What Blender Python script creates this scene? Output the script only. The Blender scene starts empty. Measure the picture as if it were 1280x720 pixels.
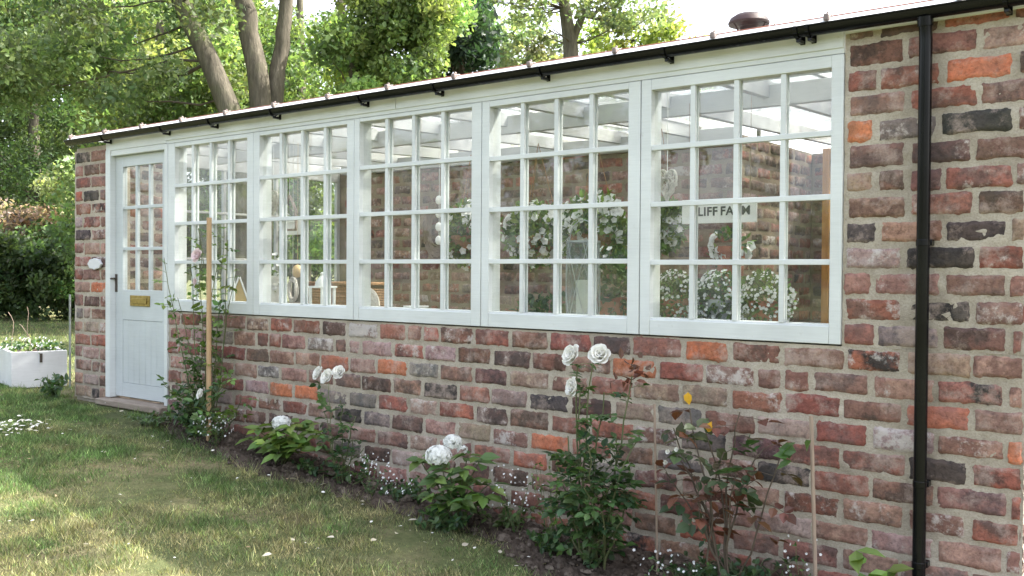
import bpy, math, random
import numpy as np
from mathutils import Vector, Matrix

random.seed(7)
RNG = np.random.default_rng(11)
SC = bpy.context.scene
COL = SC.collection

# ------------------------------------------------------------------ camera data
F_PX = 1208.34
YAW, PIT, ROL = 0.6604, 0.0154, 0.0069
CAM = np.array([0.0, -4.0468, 1.0419])
FW = np.array([-math.sin(YAW) * math.cos(PIT), math.cos(YAW) * math.cos(PIT), -math.sin(PIT)])
RT0 = np.array([math.cos(YAW), math.sin(YAW), 0.0])
UP0 = np.cross(RT0, FW)
RT = RT0 * math.cos(ROL) + UP0 * math.sin(ROL)
UP = -RT0 * math.sin(ROL) + UP0 * math.cos(ROL)


def ray(x, y):
    return FW + RT * (x - 640) / F_PX + UP * (360 - y) / F_PX


def at(x, y, Y):
    """world point seen at photo position x, y on the vertical plane at depth Y"""
    d = ray(x, y)
    return CAM + d * ((Y - CAM[1]) / d[1])


def far(x, y, dist):
    """world point seen at photo position x, y at a given distance ahead"""
    return CAM + ray(x, y) * dist


def sstep(a, b, x):
    t = np.clip((np.asarray(x, float) - a) / (b - a), 0, 1)
    return t * t * (3 - 2 * t)


def gz(x, y=0.0):
    """height of the ground"""
    return -0.34 * sstep(-7.6, -2.0, x) + 0.0 * np.asarray(y)


# ------------------------------------------------------------------ object helpers
def put(o, label=None, cat=None, group=None, kind=None):
    if label: o['label'] = label
    if cat: o['category'] = cat
    if group: o['group'] = group
    if kind: o['kind'] = kind
    return o


def thing(name, label, cat, loc, group=None):
    o = bpy.data.objects.new(name, None)
    o.empty_display_size = 0.1
    COL.objects.link(o)
    o.location = [float(c) for c in loc]
    return put(o, label, cat, group)


def root_offset(p):
    v = Vector((0, 0, 0))
    while p is not None:
        v += p.location
        p = p.parent
    return np.array(v)


class MB:
    """collects geometry for one mesh object"""
    def __init__(self):
        self.V = []; self.Fc = []; self.M = []; self.n = 0
        self.A = {}

    def add(self, verts, faces, mi=0, **attrs):
        verts = np.asarray(verts, float).reshape(-1, 3)
        k = len(verts)
        self.V.append(verts)
        n = self.n
        for f in faces:
            self.Fc.append([i + n for i in f])
        self.M.extend([mi] * len(faces))
        for a, v in attrs.items():
            v = np.asarray(v, float)
            if v.ndim == 1: v = np.tile(v, (k, 1))
            self.A.setdefault(a, []).append((n, v))
        self.n += k
        return self

    def box(self, x0, x1, y0, y1, z0, z1, mi=0, **at_):
        v = [(x0, y0, z0), (x1, y0, z0), (x1, y1, z0), (x0, y1, z0), (x0, y0, z1), (x1, y0, z1), (x1, y1, z1), (x0, y1, z1)]
        f = [(0, 3, 2, 1), (4, 5, 6, 7), (0, 1, 5, 4), (1, 2, 6, 5), (2, 3, 7, 6), (3, 0, 4, 7)]
        return self.add(v, f, mi, **at_)

    def tube(self, pts, rad, n=8, mi=0, cap=True, **at_):
        pts = np.asarray(pts, float)
        m = len(pts)
        rad = np.full(m, rad, float) if np.isscalar(rad) else np.asarray(rad, float)
        V = []
        prev = None
        for i in range(m):
            t = pts[min(i + 1, m - 1)] - pts[max(i - 1, 0)]
            t = t / (np.linalg.norm(t) + 1e-9)
            if prev is None:
                a = np.array([0, 0, 1.0]) if abs(t[2]) < .9 else np.array([1.0, 0, 0])
                u = np.cross(t, a)
            else:
                u = prev - t * np.dot(prev, t)
            u /= np.linalg.norm(u) + 1e-9
            prev = u
            w = np.cross(t, u)
            for k in range(n):
                an = 2 * math.pi * k / n
                V.append(pts[i] + rad[i] * (math.cos(an) * u + math.sin(an) * w))
        Fs = []
        for i in range(m - 1):
            for k in range(n):
                a = i * n + k; b = i * n + (k + 1) % n
                Fs.append((a, b, b + n, a + n))
        if cap:
            Fs.append(tuple(range(n - 1, -1, -1)))
            Fs.append(tuple(range((m - 1) * n, m * n)))
        return self.add(V, Fs, mi, **at_)

    def lathe(self, prof, c, n=24, mi=0, wob=0, **at_):
        V = []; Fs = []
        for (r, z) in prof:
            for k in range(n):
                a = 2 * math.pi * k / n
                rr = r * (1 + wob * math.sin(3 * a + z * 9))
                V.append((c[0] + rr * math.cos(a), c[1] + rr * math.sin(a), c[2] + z))
        for i in range(len(prof) - 1):
            for k in range(n):
                a = i * n + k; b = i * n + (k + 1) % n
                Fs.append((a, b, b + n, a + n))
        if prof[0][0] > 1e-4: Fs.append(tuple(range(n - 1, -1, -1)))
        if prof[-1][0] > 1e-4: Fs.append(tuple(range((len(prof) - 1) * n, len(prof) * n)))
        return self.add(V, Fs, mi, **at_)

    def ball(self, c, r, nu=12, nv=8, mi=0, noise=0, **at_):
        r = np.array([r, r, r]) if np.isscalar(r) else np.asarray(r)
        V = []; Fs = []
        for i in range(nv + 1):
            th = math.pi * i / nv
            for k in range(nu):
                ph = 2 * math.pi * k / nu
                s = 1 + (random.uniform(-noise, noise) if 0 < i < nv else 0)
                V.append((c[0] + s * r[0] * math.sin(th) * math.cos(ph), c[1] + s * r[1] * math.sin(th) * math.sin(ph), c[2] - s * r[2] * math.cos(th)))
        for i in range(nv):
            for k in range(nu):
                a = i * nu + k; b = i * nu + (k + 1) % nu
                Fs.append((a, b, b + nu, a + nu))
        return self.add(V, Fs, mi, **at_)

    def build(self, name, mats, parent=None, smooth=True, bevel=0, angle=40):
        if not isinstance(mats, (list, tuple)): mats = [mats]
        V = np.concatenate(self.V) if self.V else np.zeros((0, 3))
        off = root_offset(parent)
        if parent is None and len(V):
            off = np.array([V[:, 0].mean(), V[:, 1].mean(), V[:, 2].min()])
        me = bpy.data.meshes.new(name)
        me.from_pydata((V - off).tolist(), [], self.Fc)
        for m in mats: me.materials.append(m)
        me.polygons.foreach_set('material_index', np.array(self.M, dtype=np.int32))
        for a, chunks in self.A.items():
            arr = np.zeros((len(V), 4)); arr[:, 3] = 1
            for n, v in chunks:
                arr[n:n + len(v), :v.shape[1]] = v
            ca = me.color_attributes.new(a, 'FLOAT_COLOR', 'POINT')
            ca.data.foreach_set('color', arr.ravel().astype(np.float32))
        me.polygons.foreach_set('use_smooth', np.full(len(me.polygons), bool(smooth)))
        if smooth and angle < 180:
            try: me.set_sharp_from_angle(angle=math.radians(angle))
            except Exception: pass
        me.update()
        o = bpy.data.objects.new(name, me)
        COL.objects.link(o)
        if parent is not None: o.parent = parent
        else: o.location = off.tolist()
        if bevel:
            b = o.modifiers.new('bevel', 'BEVEL'); b.width = bevel; b.segments = 2; b.limit_method = 'ANGLE'; b.angle_limit = math.radians(50)
        return o


def fast_mesh(name, verts, faces_n, mats, parent=None, attr=None, smooth=False):
    """numpy mesh: verts (K*n,3) with consecutive n-gons"""
    V = np.asarray(verts, np.float32)
    off = root_offset(parent)
    if parent is None: off = np.array([V[:, 0].mean(), V[:, 1].mean(), V[:, 2].min()])
    K = len(V) // faces_n
    me = bpy.data.meshes.new(name)
    me.vertices.add(len(V)); me.vertices.foreach_set('co', (V - off.astype(np.float32)).ravel())
    me.loops.add(len(V)); me.loops.foreach_set('vertex_index', np.arange(len(V), dtype=np.int32))
    me.polygons.add(K); me.polygons.foreach_set('loop_start', np.arange(0, len(V), faces_n, dtype=np.int32))
    me.polygons.foreach_set('loop_total', np.full(K, faces_n, dtype=np.int32))
    if attr is not None:
        ca = me.color_attributes.new('tint', 'FLOAT_COLOR', 'POINT')
        a = np.ones((len(V), 4), np.float32); a[:, :attr.shape[1]] = attr
        ca.data.foreach_set('color', a.ravel())
    me.materials.append(mats)
    me.polygons.foreach_set('use_smooth', np.full(K, smooth))
    me.update(calc_edges=True); me.validate()
    o = bpy.data.objects.new(name, me); COL.objects.link(o)
    if parent is not None: o.parent = parent
    else: o.location = off.tolist()
    return o


# ------------------------------------------------------------------ materials
def mat(name):
    m = bpy.data.materials.new(name); m.use_nodes = True
    nt = m.node_tree
    for n in list(nt.nodes): nt.nodes.remove(n)
    out = nt.nodes.new('ShaderNodeOutputMaterial')
    def N(t, **kw):
        n = nt.nodes.new('ShaderNode' + t)
        for k, v in kw.items():
            if k in n.inputs.keys(): n.inputs[k].default_value = v
            else: setattr(n, k, v)
        return n
    def Lk(a, b): nt.links.new(a, b)
    return m, N, Lk, out


def coords(N, Lk, scale=(1, 1, 1)):
    tc = N('TexCoord'); mp = N('Mapping'); mp.inputs['Scale'].default_value = scale
    Lk(tc.outputs['Object'], mp.inputs['Vector'])
    return mp.outputs['Vector']


def ramp(N, Lk, fac, stops, interp='LINEAR'):
    r = N('ValToRGB'); r.color_ramp.interpolation = interp
    el = r.color_ramp.elements
    while len(el) > 1: el.remove(el[-1])
    el[0].position = stops[0][0]; el[0].color = (*stops[0][1], 1)
    for p, c in stops[1:]:
        e = el.new(p); e.color = (*c, 1)
    Lk(fac, r.inputs['Fac'])
    return r.outputs['Color']


def noise(N, Lk, vec, scale, detail=3, rough=.55, dim='3D'):
    n = N('TexNoise'); n.inputs['Scale'].default_value = scale; n.inputs['Detail'].default_value = detail; n.inputs['Roughness'].default_value = rough
    Lk(vec, n.inputs['Vector'])
    return n.outputs['Fac']


def mixc(N, Lk, fac, a, b, mode='MIX'):
    m = N('Mix'); m.data_type = 'RGBA'; m.blend_type = mode
    for s, v in ((m.inputs[0], fac), (m.inputs[6], a), (m.inputs[7], b)):
        if isinstance(v, (int, float)): s.default_value = v
        elif isinstance(v, tuple): s.default_value = (*v, 1) if len(v) == 3 else v
        else: Lk(v, s)
    return m.outputs[2]


def simple(name, c0, c1, scale=6, rough=.6, metal=0, bump=0.0, bscale=40, stretch=(1, 1, 1), spec=.5, detail=4):
    m, N, Lk, out = mat(name)
    v = coords(N, Lk, stretch)
    f = noise(N, Lk, v, scale, detail)
    c = ramp(N, Lk, f, [(.3, c0), (.7, c1)])
    p = N('BsdfPrincipled'); p.inputs['Roughness'].default_value = rough; p.inputs['Metallic'].default_value = metal
    p.inputs['Specular IOR Level'].default_value = spec
    Lk(c, p.inputs['Base Color'])
    if bump:
        f2 = noise(N, Lk, v, bscale, 4)
        b = N('Bump'); b.inputs['Strength'].default_value = bump; b.inputs['Distance'].default_value = .01
        Lk(f2, b.inputs['Height']); Lk(b.outputs['Normal'], p.inputs['Normal'])
    Lk(p.outputs[0], out.inputs[0])
    return m


def brick_mat():
    m, N, Lk, out = mat('old_brick')
    v = coords(N, Lk)
    a = N('Attribute'); a.attribute_name = 'ca'
    b = N('Attribute'); b.attribute_name = 'cb'
    # every brick has its own patch of noise
    sh = N('VectorMath'); sh.operation = 'SCALE'; sh.inputs[3].default_value = 37.0
    cmb = N('CombineXYZ'); Lk(a.outputs['Alpha'], cmb.inputs[0]); Lk(a.outputs['Alpha'], cmb.inputs[2]); Lk(a.outputs['Alpha'], cmb.inputs[1])
    Lk(cmb.outputs[0], sh.inputs[0])
    ad = N('VectorMath'); ad.operation = 'ADD'; Lk(v, ad.inputs[0]); Lk(sh.outputs[0], ad.inputs[1])
    vv = ad.outputs[0]
    n1 = noise(N, Lk, vv, 9, 5, .65)
    k = ramp(N, Lk, n1, [(.44, (0, 0, 0)), (.56, (1, 1, 1))])
    c = mixc(N, Lk, k, a.outputs['Color'], b.outputs['Color'])
    n2 = noise(N, Lk, vv, 70, 6, .7)
    sp = ramp(N, Lk, n2, [(.28, (.42, .40, .40)), (.48, (1, 1, 1)), (.72, (1.25, 1.22, 1.2))])
    c = mixc(N, Lk, .85, c, sp, 'MULTIPLY')
    n2b = noise(N, Lk, vv, 26, 5, .7)
    c = mixc(N, Lk, .55, c, ramp(N, Lk, n2b, [(.3, (.5, .48, .48)), (.5, (1, 1, 1)), (.70, (1.5, 1.45, 1.42))]), 'MULTIPLY')
    n4 = noise(N, Lk, vv, 5.5, 6, .72)
    c = mixc(N, Lk, ramp(N, Lk, n4, [(.53, (0, 0, 0)), (.66, (.50, .50, .50))]), c, (.075, .062, .060))
    n5 = noise(N, Lk, vv, 7.5, 6, .75)
    c = mixc(N, Lk, ramp(N, Lk, n5, [(.50, (0, 0, 0)), (.64, (.62, .62, .62))]), c, (.43, .33, .285))
    # lime and mortar smears
    n3 = noise(N, Lk, vv, 15, 6, .75)
    mm = N('Math'); mm.operation = 'ADD'; Lk(n3, mm.inputs[0]); Lk(b.outputs['Alpha'], mm.inputs[1])
    lf = ramp(N, Lk, mm.outputs[0], [(.62, (0, 0, 0)), (.73, (.6, .6, .6))])
    c = mixc(N, Lk, lf, c, (.56, .53, .50))
    p = N('BsdfPrincipled'); p.inputs['Roughness'].default_value = .88; p.inputs['Specular IOR Level'].default_value = .25
    Lk(c, p.inputs['Base Color'])
    bn = N('Bump'); bn.inputs['Strength'].default_value = .75; bn.inputs['Distance'].default_value = .006
    mx = N('Math'); mx.operation = 'ADD'; Lk(n2, mx.inputs[0]); Lk(n2b, mx.inputs[1])
    Lk(mx.outputs[0], bn.inputs['Height']); Lk(bn.outputs['Normal'], p.inputs['Normal'])
    Lk(p.outputs[0], out.inputs[0])
    return m


def mortar_mat():
    m, N, Lk, out = mat('lime_mortar')
    v = coords(N, Lk)
    f = noise(N, Lk, v, 5, 5, .65)
    c = ramp(N, Lk, f, [(.3, (.33, .285, .23)), (.5, (.43, .38, .315)), (.7, (.51, .46, .39))])
    f2 = noise(N, Lk, v, 120, 4, .7)
    c = mixc(N, Lk, .6, c, ramp(N, Lk, f2, [(.3, (.6, .58, .56)), (.55, (1, 1, 1)), (.75, (1.2, 1.2, 1.2))]), 'MULTIPLY')
    f3 = noise(N, Lk, v, 1.7, 3)
    c = mixc(N, Lk, .5, c, ramp(N, Lk, f3, [(.35, (.62, .58, .55)), (.48, (.95, .93, .91)), (.62, (1.12, 1.10, 1.09))]), 'MULTIPLY')
    p = N('BsdfPrincipled'); p.inputs['Roughness'].default_value = .95; p.inputs['Specular IOR Level'].default_value = .15
    Lk(c, p.inputs['Base Color'])
    b = N('Bump'); b.inputs['Strength'].default_value = .8; b.inputs['Distance'].default_value = .006
    Lk(f2, b.inputs['Height']); Lk(b.outputs['Normal'], p.inputs['Normal'])
    Lk(p.outputs[0], out.inputs[0])
    return m


def paint_mat(name, c, var=.06, rough=.45):
    m, N, Lk, out = mat(name)
    v = coords(N, Lk)
    f = noise(N, Lk, v, 2.5, 4)
    lo = tuple(x * (1 - var) for x in c); hi = tuple(min(.9, x * (1 + var)) for x in c)
    col = ramp(N, Lk, f, [(.3, lo), (.7, hi)])
    v2 = coords(N, Lk, (3, 3, 60))
    g = noise(N, Lk, v2, 2.2, 4)
    col = mixc(N, Lk, .35, col, ramp(N, Lk, g, [(.25, (.80, .80, .79)), (.6, (1.03, 1.03, 1.03))]), 'MULTIPLY')
    d = noise(N, Lk, v, 22, 6, .75)
    col = mixc(N, Lk, ramp(N, Lk, d, [(.62, (0, 0, 0)), (.72, (.45, .45, .45))]), col, (.40, .39, .35))
    p = N('BsdfPrincipled'); p.inputs['Roughness'].default_value = rough
    Lk(col, p.inputs['Base Color'])
    b = N('Bump'); b.inputs['Strength'].default_value = .25; b.inputs['Distance'].default_value = .003
    Lk(g, b.inputs['Height']); Lk(b.outputs['Normal'], p.inputs['Normal'])
    Lk(p.outputs[0], out.inputs[0])
    return m


def glass_mat(name, dirt=.05, ior=1.45, tint=(.97, .985, .975), dirt_scale=3):
    m, N, Lk, out = mat(name)
    v = coords(N, Lk)
    tr = N('BsdfTransparent'); tr.inputs['Color'].default_value = (*tint, 1)
    gl = N('BsdfGlossy'); gl.inputs['Roughness'].default_value = .02
    bn = N('Bump'); bn.inputs['Strength'].default_value = .04; bn.inputs['Distance'].default_value = .02
    Lk(noise(N, Lk, v, 2.2, 2), bn.inputs['Height']); Lk(bn.outputs['Normal'], gl.inputs['Normal'])
    lw = N('LayerWeight'); lw.inputs['Blend'].default_value = .5
    pw = N('Math'); pw.operation = 'POWER'; Lk(lw.outputs['Facing'], pw.inputs[0]); pw.inputs[1].default_value = 5
    fr = N('Math'); fr.operation = 'MULTIPLY_ADD'; Lk(pw.outputs[0], fr.inputs[0]); fr.inputs[1].default_value = .8; fr.inputs[2].default_value = .045
    mx = N('MixShader'); Lk(fr.outputs[0], mx.inputs[0]); Lk(tr.outputs[0], mx.inputs[1]); Lk(gl.outputs[0], mx.inputs[2])
    df = N('BsdfDiffuse'); df.inputs['Color'].default_value = (.75, .77, .76, 1)
    tl = N('BsdfTranslucent'); tl.inputs['Color'].default_value = (.75, .77, .76, 1)
    dm = N('MixShader'); dm.inputs[0].default_value = .5; Lk(df.outputs[0], dm.inputs[1]); Lk(tl.outputs[0], dm.inputs[2])
    f = noise(N, Lk, v, dirt_scale, 5, .65)
    r = ramp(N, Lk, f, [(.40, (dirt * .3,) * 3), (.72, (dirt * 2.4,) * 3)])
    m2 = N('MixShader'); Lk(r, m2.inputs[0]); Lk(mx.outputs[0], m2.inputs[1]); Lk(dm.outputs[0], m2.inputs[2])
    Lk(m2.outputs[0], out.inputs[0])
    return m


def leaf_mat(name, trans=.45, rough=.45, gain=(1, 1, 1)):
    """foliage: colour from the 'tint' attribute, lets light through"""
    m, N, Lk, out = mat(name)
    a = N('Attribute'); a.attribute_name = 'tint'
    col = mixc(N, Lk, 1.0, a.outputs['Color'], gain, 'MULTIPLY')
    p = N('BsdfPrincipled'); p.inputs['Roughness'].default_value = rough; p.inputs['Specular IOR Level'].default_value = .35
    Lk(col, p.inputs['Base Color'])
    t = N('BsdfTranslucent')
    col2 = mixc(N, Lk, 1.0, col, (1.55, 1.6, .8), 'MULTIPLY')
    Lk(col2, t.inputs['Color'])
    mx = N('MixShader'); mx.inputs[0].default_value = trans
    Lk(p.outputs[0], mx.inputs[1]); Lk(t.outputs[0], mx.inputs[2])
    Lk(mx.outputs[0], out.inputs[0])
    return m


def petal_mat(name, c):
    m, N, Lk, out = mat(name)
    v = coords(N, Lk)
    col = ramp(N, Lk, noise(N, Lk, v, 30, 3), [(.3, tuple(x * .92 for x in c)), (.7, c)])
    p = N('BsdfPrincipled'); p.inputs['Roughness'].default_value = .6
    Lk(col, p.inputs['Base Color'])
    t = N('BsdfTranslucent'); Lk(col, t.inputs['Color'])
    mx = N('MixShader'); mx.inputs[0].default_value = .35; Lk(p.outputs[0], mx.inputs[1]); Lk(t.outputs[0], mx.inputs[2])
    Lk(mx.outputs[0], out.inputs[0])
    return m


def lawn_mat():
    m, N, Lk, out = mat('lawn_turf')
    v = coords(N, Lk)
    f = noise(N, Lk, v, 1.3, 5, .6)
    c = ramp(N, Lk, f, [(.3, (.07, .085, .04)), (.47, (.10, .115, .05)), (.6, (.16, .15, .08)), (.75, (.24, .20, .12))])
    g = noise(N, Lk, v, 26, 5, .7)
    c = mixc(N, Lk, .8, c, ramp(N, Lk, g, [(.3, (.5, .5, .45)), (.55, (1, 1, 1)), (.8, (1.35, 1.3, 1.2))]), 'MULTIPLY')
    p = N('BsdfPrincipled'); p.inputs['Roughness'].default_value = .95; p.inputs['Specular IOR Level'].default_value = .1
    Lk(c, p.inputs['Base Color'])
    b = N('Bump'); b.inputs['Strength'].default_value = .9; b.inputs['Distance'].default_value = .03
    Lk(g, b.inputs['Height']); Lk(b.outputs['Normal'], p.inputs['Normal'])
    Lk(p.outputs[0], out.inputs[0])
    return m


def bark_mat(name, c0, c1, c2):
    m, N, Lk, out = mat(name)
    v = coords(N, Lk, (6, 6, 1.2))
    f = noise(N, Lk, v, 2.2, 6, .7)
    c = ramp(N, Lk, f, [(.3, c0), (.52, c1), (.72, c2)])
    v2 = coords(N, Lk)
    moss = ramp(N, Lk, noise(N, Lk, v2, 1.1, 4), [(.52, (0, 0, 0)), (.66, (.6, .6, .6))])
    c = mixc(N, Lk, moss, c, (.10, .115, .05))
    p = N('BsdfPrincipled'); p.inputs['Roughness'].default_value = .9; p.inputs['Specular IOR Level'].default_value = .2
    Lk(c, p.inputs['Base Color'])
    b = N('Bump'); b.inputs['Strength'].default_value = .9; b.inputs['Distance'].default_value = .04
    Lk(f, b.inputs['Height']); Lk(b.outputs['Normal'], p.inputs['Normal'])
    Lk(p.outputs[0], out.inputs[0])
    return m


M_brick = brick_mat()
M_mortar = mortar_mat()
M_oldmortar = simple('old_brown_mortar', (.20, .155, .11), (.31, .25, .185), 5, .95, 0, .6, 90, spec=.1)
M_paint = paint_mat('pale_grey_white_paint', (.60, .62, .615), var=.10)
M_doorp = paint_mat('pale_grey_door_paint', (.50, .53, .54), var=.08)
M_inner = paint_mat('white_roof_timber_paint', (.46, .46, .455), var=.10, rough=.55)
M_trough = paint_mat('weathered_white_trough', (.62, .62, .63), var=.12, rough=.6)
M_glass = glass_mat('old_window_glass', .022, dirt_scale=4)
M_roofglass = glass_mat('roof_glass', .32, tint=(.80, .81, .80), dirt_scale=1.6)
M_black = simple('black_gutter_plastic', (.003, .003, .004), (.007, .007, .008), 5, .22, spec=.22)
M_brass = simple('tarnished_brass', (.26, .19, .06), (.42, .31, .11), 30, .42, .9)
M_iron = simple('dark_bronze_iron', (.05, .045, .04), (.14, .11, .09), 40, .5, .6)
M_clip = simple('weathered_brown_clip', (.10, .07, .06), (.24, .19, .17), 30, .6)
M_zinc = simple('grey_zinc', (.30, .32, .33), (.42, .44, .45), 20, .45, .7)
M_wood = simple('bare_stake_wood', (.36, .23, .12), (.50, .34, .19), 5, .8, 0, .4, 18, (8, 8, 1))
M_oldwood = simple('weathered_cane', (.22, .16, .12), (.34, .26, .20), 8, .85, 0, .4, 30, (8, 8, 1))
M_step = simple('worn_timber_step', (.20, .155, .12), (.33, .27, .22), 6, .8, 0, .5, 30, (1, 6, 6))
M_orange = simple('varnished_pine', (.42, .19, .045), (.55, .28, .085), 4, .5, 0, .2, 14, (8, 8, 1))
M_terra = simple('terracotta', (.30, .10, .06), (.40, .15, .09), 12, .7)
M_cowl = simple('dull_red_cowl', (.024, .009, .008), (.042, .015, .013), 10, .6)
M_wicker = simple('wicker', (.20, .095, .04), (.36, .19, .085), 60, .75, 0, .8, 80)
M_palewick = simple('whitewashed_wicker', (.42, .38, .33), (.68, .64, .58), 60, .8, 0, .8, 80)
M_cream = simple('cream_wax', (.78, .76, .62), (.86, .84, .72), 4, .45)
M_white = simple('matt_white', (.72, .72, .70), (.82, .82, .80), 8, .6)
M_yellowp = simple('cream_yellow_paint', (.44, .31, .11), (.50, .37, .15), 6, .6)
M_letter = simple('dark_grey_lettering', (.035, .035, .035), (.06, .06, .055), 30, .6)
M_soil = simple('garden_soil', (.035, .026, .02), (.11, .085, .068), 16, .95, 0, 1.0, 40, spec=.1)
M_clod = simple('dry_soil_clods', (.06, .045, .036), (.17, .14, .115), 30, .95, 0, .6, 90, spec=.1)
M_floor = simple('stone_floor', (.30, .27, .24), (.42, .39, .35), 4, .8, 0, .3, 20)
M_lawn = lawn_mat()
M_leaf = leaf_mat('garden_leaf', .28, .42)
M_tree = leaf_mat('tree_leaf', .5, .5)
M_grass = leaf_mat('grass_blade', .35, .6)
M_bark = bark_mat('grey_brown_bark', (.058, .052, .040), (.115, .102, .078), (.20, .178, .138))
M_twig = simple('twig_bark', (.05, .04, .03), (.10, .08, .06), 12, .9)
M_stem = simple('green_stem', (.06, .09, .03), (.13, .13, .06), 20, .6)
M_redstem = simple('reddish_woody_stem', (.055, .042, .03), (.11, .08, .055), 20, .7)
M_rose = petal_mat('white_rose_petal', (.86, .85, .80))
M_pink = petal_mat('pale_pink_petal', (.84, .70, .70))
M_hyd = petal_mat('white_floret', (.86, .87, .84))
M_pet = petal_mat('white_petunia_petal', (.86, .86, .86))
M_yel = petal_mat('yellow_leaf', (.75, .42, .03))
M_litter = leaf_mat('leaf_litter', .15, .7)

# ------------------------------------------------------------------ brickwork
def lin(r, g, b): return tuple((c / 255) ** 2.2 for c in (r, g, b))

PAL = {
    'R': ((.29, .095, .065), (.17, .085, .07)), 'r': ((.33, .12, .085), (.25, .11, .09)), 'K': ((.34, .20, .16), (.22, .115, .095)),
    'P': ((.15, .10, .09), (.26, .14, .11)), 'B': ((.12, .078, .062), (.22, .11, .08)), 'G': ((.14, .13, .135), (.21, .175, .165)),
    'D': ((.085, .06, .058), (.15, .085, .075)), 'C': ((.032, .031, .033), (.07, .062, .06)), 'O': ((.47, .13, .045), (.40, .135, .06)),
    'o': ((.38, .12, .065), (.28, .11, .08)), 'F': ((.33, .255, .18), (.26, .17, .13)), 'L': ((.33, .25, .25), (.28, .18, .17)),
    'W': ((.20, .12, .11), (.27, .15, .13)), 'X': ((.34, .12, .07), (.04, .037, .038)), 'Y': ((.05, .045, .045), (.30, .11, .09)),
}
def _soft(c, k=.26, g=.98):
    l = .3 * c[0] + .55 * c[1] + .15 * c[2]
    return tuple(g * w_ * (x * (1 - k) + l * k) for x, w_ in zip(c, (1.05, .955, .89)))
PAL = {k: tuple(_soft(c, *((.24, 1.0) if k in 'OoX' else (.1, 1.25) if k in 'C' else (.26, .98))) for c in v) for k, v in PAL.items()}
WEI = dict(R=17, r=8, K=21, P=18, B=11, G=6, D=6, C=3, O=1.5, o=3, F=4, L=9, X=1.5)
KEYS = list(WEI); WT = np.array([WEI[k] for k in KEYS], float); WT /= WT.sum()


def brick(mb, fr, u0, u1, v0, v1, key, rng, nu=15, nv=7, joint=.0038, proud=.0058):
    """one worn brick; fr = (origin, u axis, v axis, outward normal)"""
    o, U, V, Nn = fr
    a = (u1 - u0) / 2 - joint; b = (v1 - v0) / 2 - joint
    if a < .012: return
    cu = (u0 + u1) / 2 + rng.normal(0, .002); cv = (v0 + v1) / 2 + rng.normal(0, .0022)
    a += rng.normal(0, .003); b += rng.normal(0, .002)
    nu = max(5, int(nu * (a / .115))) | 1
    s = np.linspace(-1, 1, nu); t = np.linspace(-1, 1, nv)
    s = np.sign(s) * np.abs(s) ** .75; t = np.sign(t) * np.abs(t) ** .75
    S, T = np.meshgrid(s, t)
    m = np.maximum(np.abs(S), np.abs(T))
    asp = a / b
    # rounded corners: work in a space where the corner radius is similar on both axes
    p = (np.abs(S) ** 22 + np.abs(T) ** 9 + 1e-9) ** (1 / 12.)
    p = np.maximum(p, m)
    k = np.where(m > 0, m / p, 1)
    k = 1 - (1 - k) * np.clip(m, 0, 1) ** 2
    ju = rng.normal(0, .0026, S.shape) * m ** 8; jv = rng.normal(0, .0022, S.shape) * m ** 8
    ph = rng.uniform(0, 6.28, 4)
    wv = .0025 * np.sin(S * 4 + ph[0]) * m ** 4
    uu = cu + S * k * a + ju; vv = cv + T * k * b + jv + wv
    tilt = rng.normal(0, .0016, 2)
    dd = proud * (1 - m ** 10) + tilt[0] * S + tilt[1] * T + .0012 * np.sin(S * 5 + ph[1]) * np.sin(T * 3 + ph[2]) + rng.normal(0, .0007, S.shape) + rng.normal(0, .0014)
    dd = np.where(m > .999, -.010, dd)
    P = o + uu[..., None] * U + vv[..., None] * V + dd[..., None] * Nn
    idx = np.arange(nu * nv).reshape(nv, nu)
    fs = np.stack([idx[:-1, :-1], idx[:-1, 1:], idx[1:, 1:], idx[1:, :-1]], -1).reshape(-1, 4)
    if np.dot(np.cross(U, V), Nn) < 0: fs = fs[:, ::-1]
    ca, cb = PAL[key]
    j = rng.normal(1, .13); hue = rng.normal(0, .035, 3)
    ca = np.clip(np.array(ca) * j * (1 + hue), .01, .8); cb = np.clip(np.array(cb) * rng.normal(1, .13) * (1 + hue), .01, .8)
    limy = rng.normal(-.02, .07) + {'W': .24, 'L': .06, 'F': .04, 'C': -.10, 'O': -.08, 'K': .03}.get(key, 0)
    mb.add(P.reshape(-1, 3), fs.tolist(), 0, ca=np.array([*ca, rng.uniform(0, 1)]), cb=np.array([*cb, limy]))


def mortar_sheet(mb, fr, u0, u1, v0, v1, step=.016, amp=.0022, rng=RNG):
    o, U, V, Nn = fr
    nu = max(2, int((u1 - u0) / step)); nv = max(2, int((v1 - v0) / step))
    S, T = np.meshgrid(np.linspace(u0, u1, nu), np.linspace(v0, v1, nv))
    d = rng.normal(0, amp, S.shape)
    d = (d + np.roll(d, 1, 0) + np.roll(d, 1, 1)) / 1.6
    big = .0018 * np.sin(S * 9 + T * 5) * np.sin(T * 13 - S * 3)
    d = np.clip(d + big - .0005, -.006, .0055)
    P = o + S[..., None] * U + T[..., None] * V + d[..., None] * Nn
    idx = np.arange(nu * nv).reshape(nv, nu)
    fs = np.stack([idx[:-1, :-1], idx[:-1, 1:], idx[1:, 1:], idx[1:, :-1]], -1).reshape(-1, 4)
    if np.dot(np.cross(U, V), Nn) < 0: fs = fs[:, ::-1]
    mb.add(P.reshape(-1, 3), fs.tolist(), 1)


CO, ST, Z0, J0 = .105, .252, 1.9, -1.386


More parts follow.
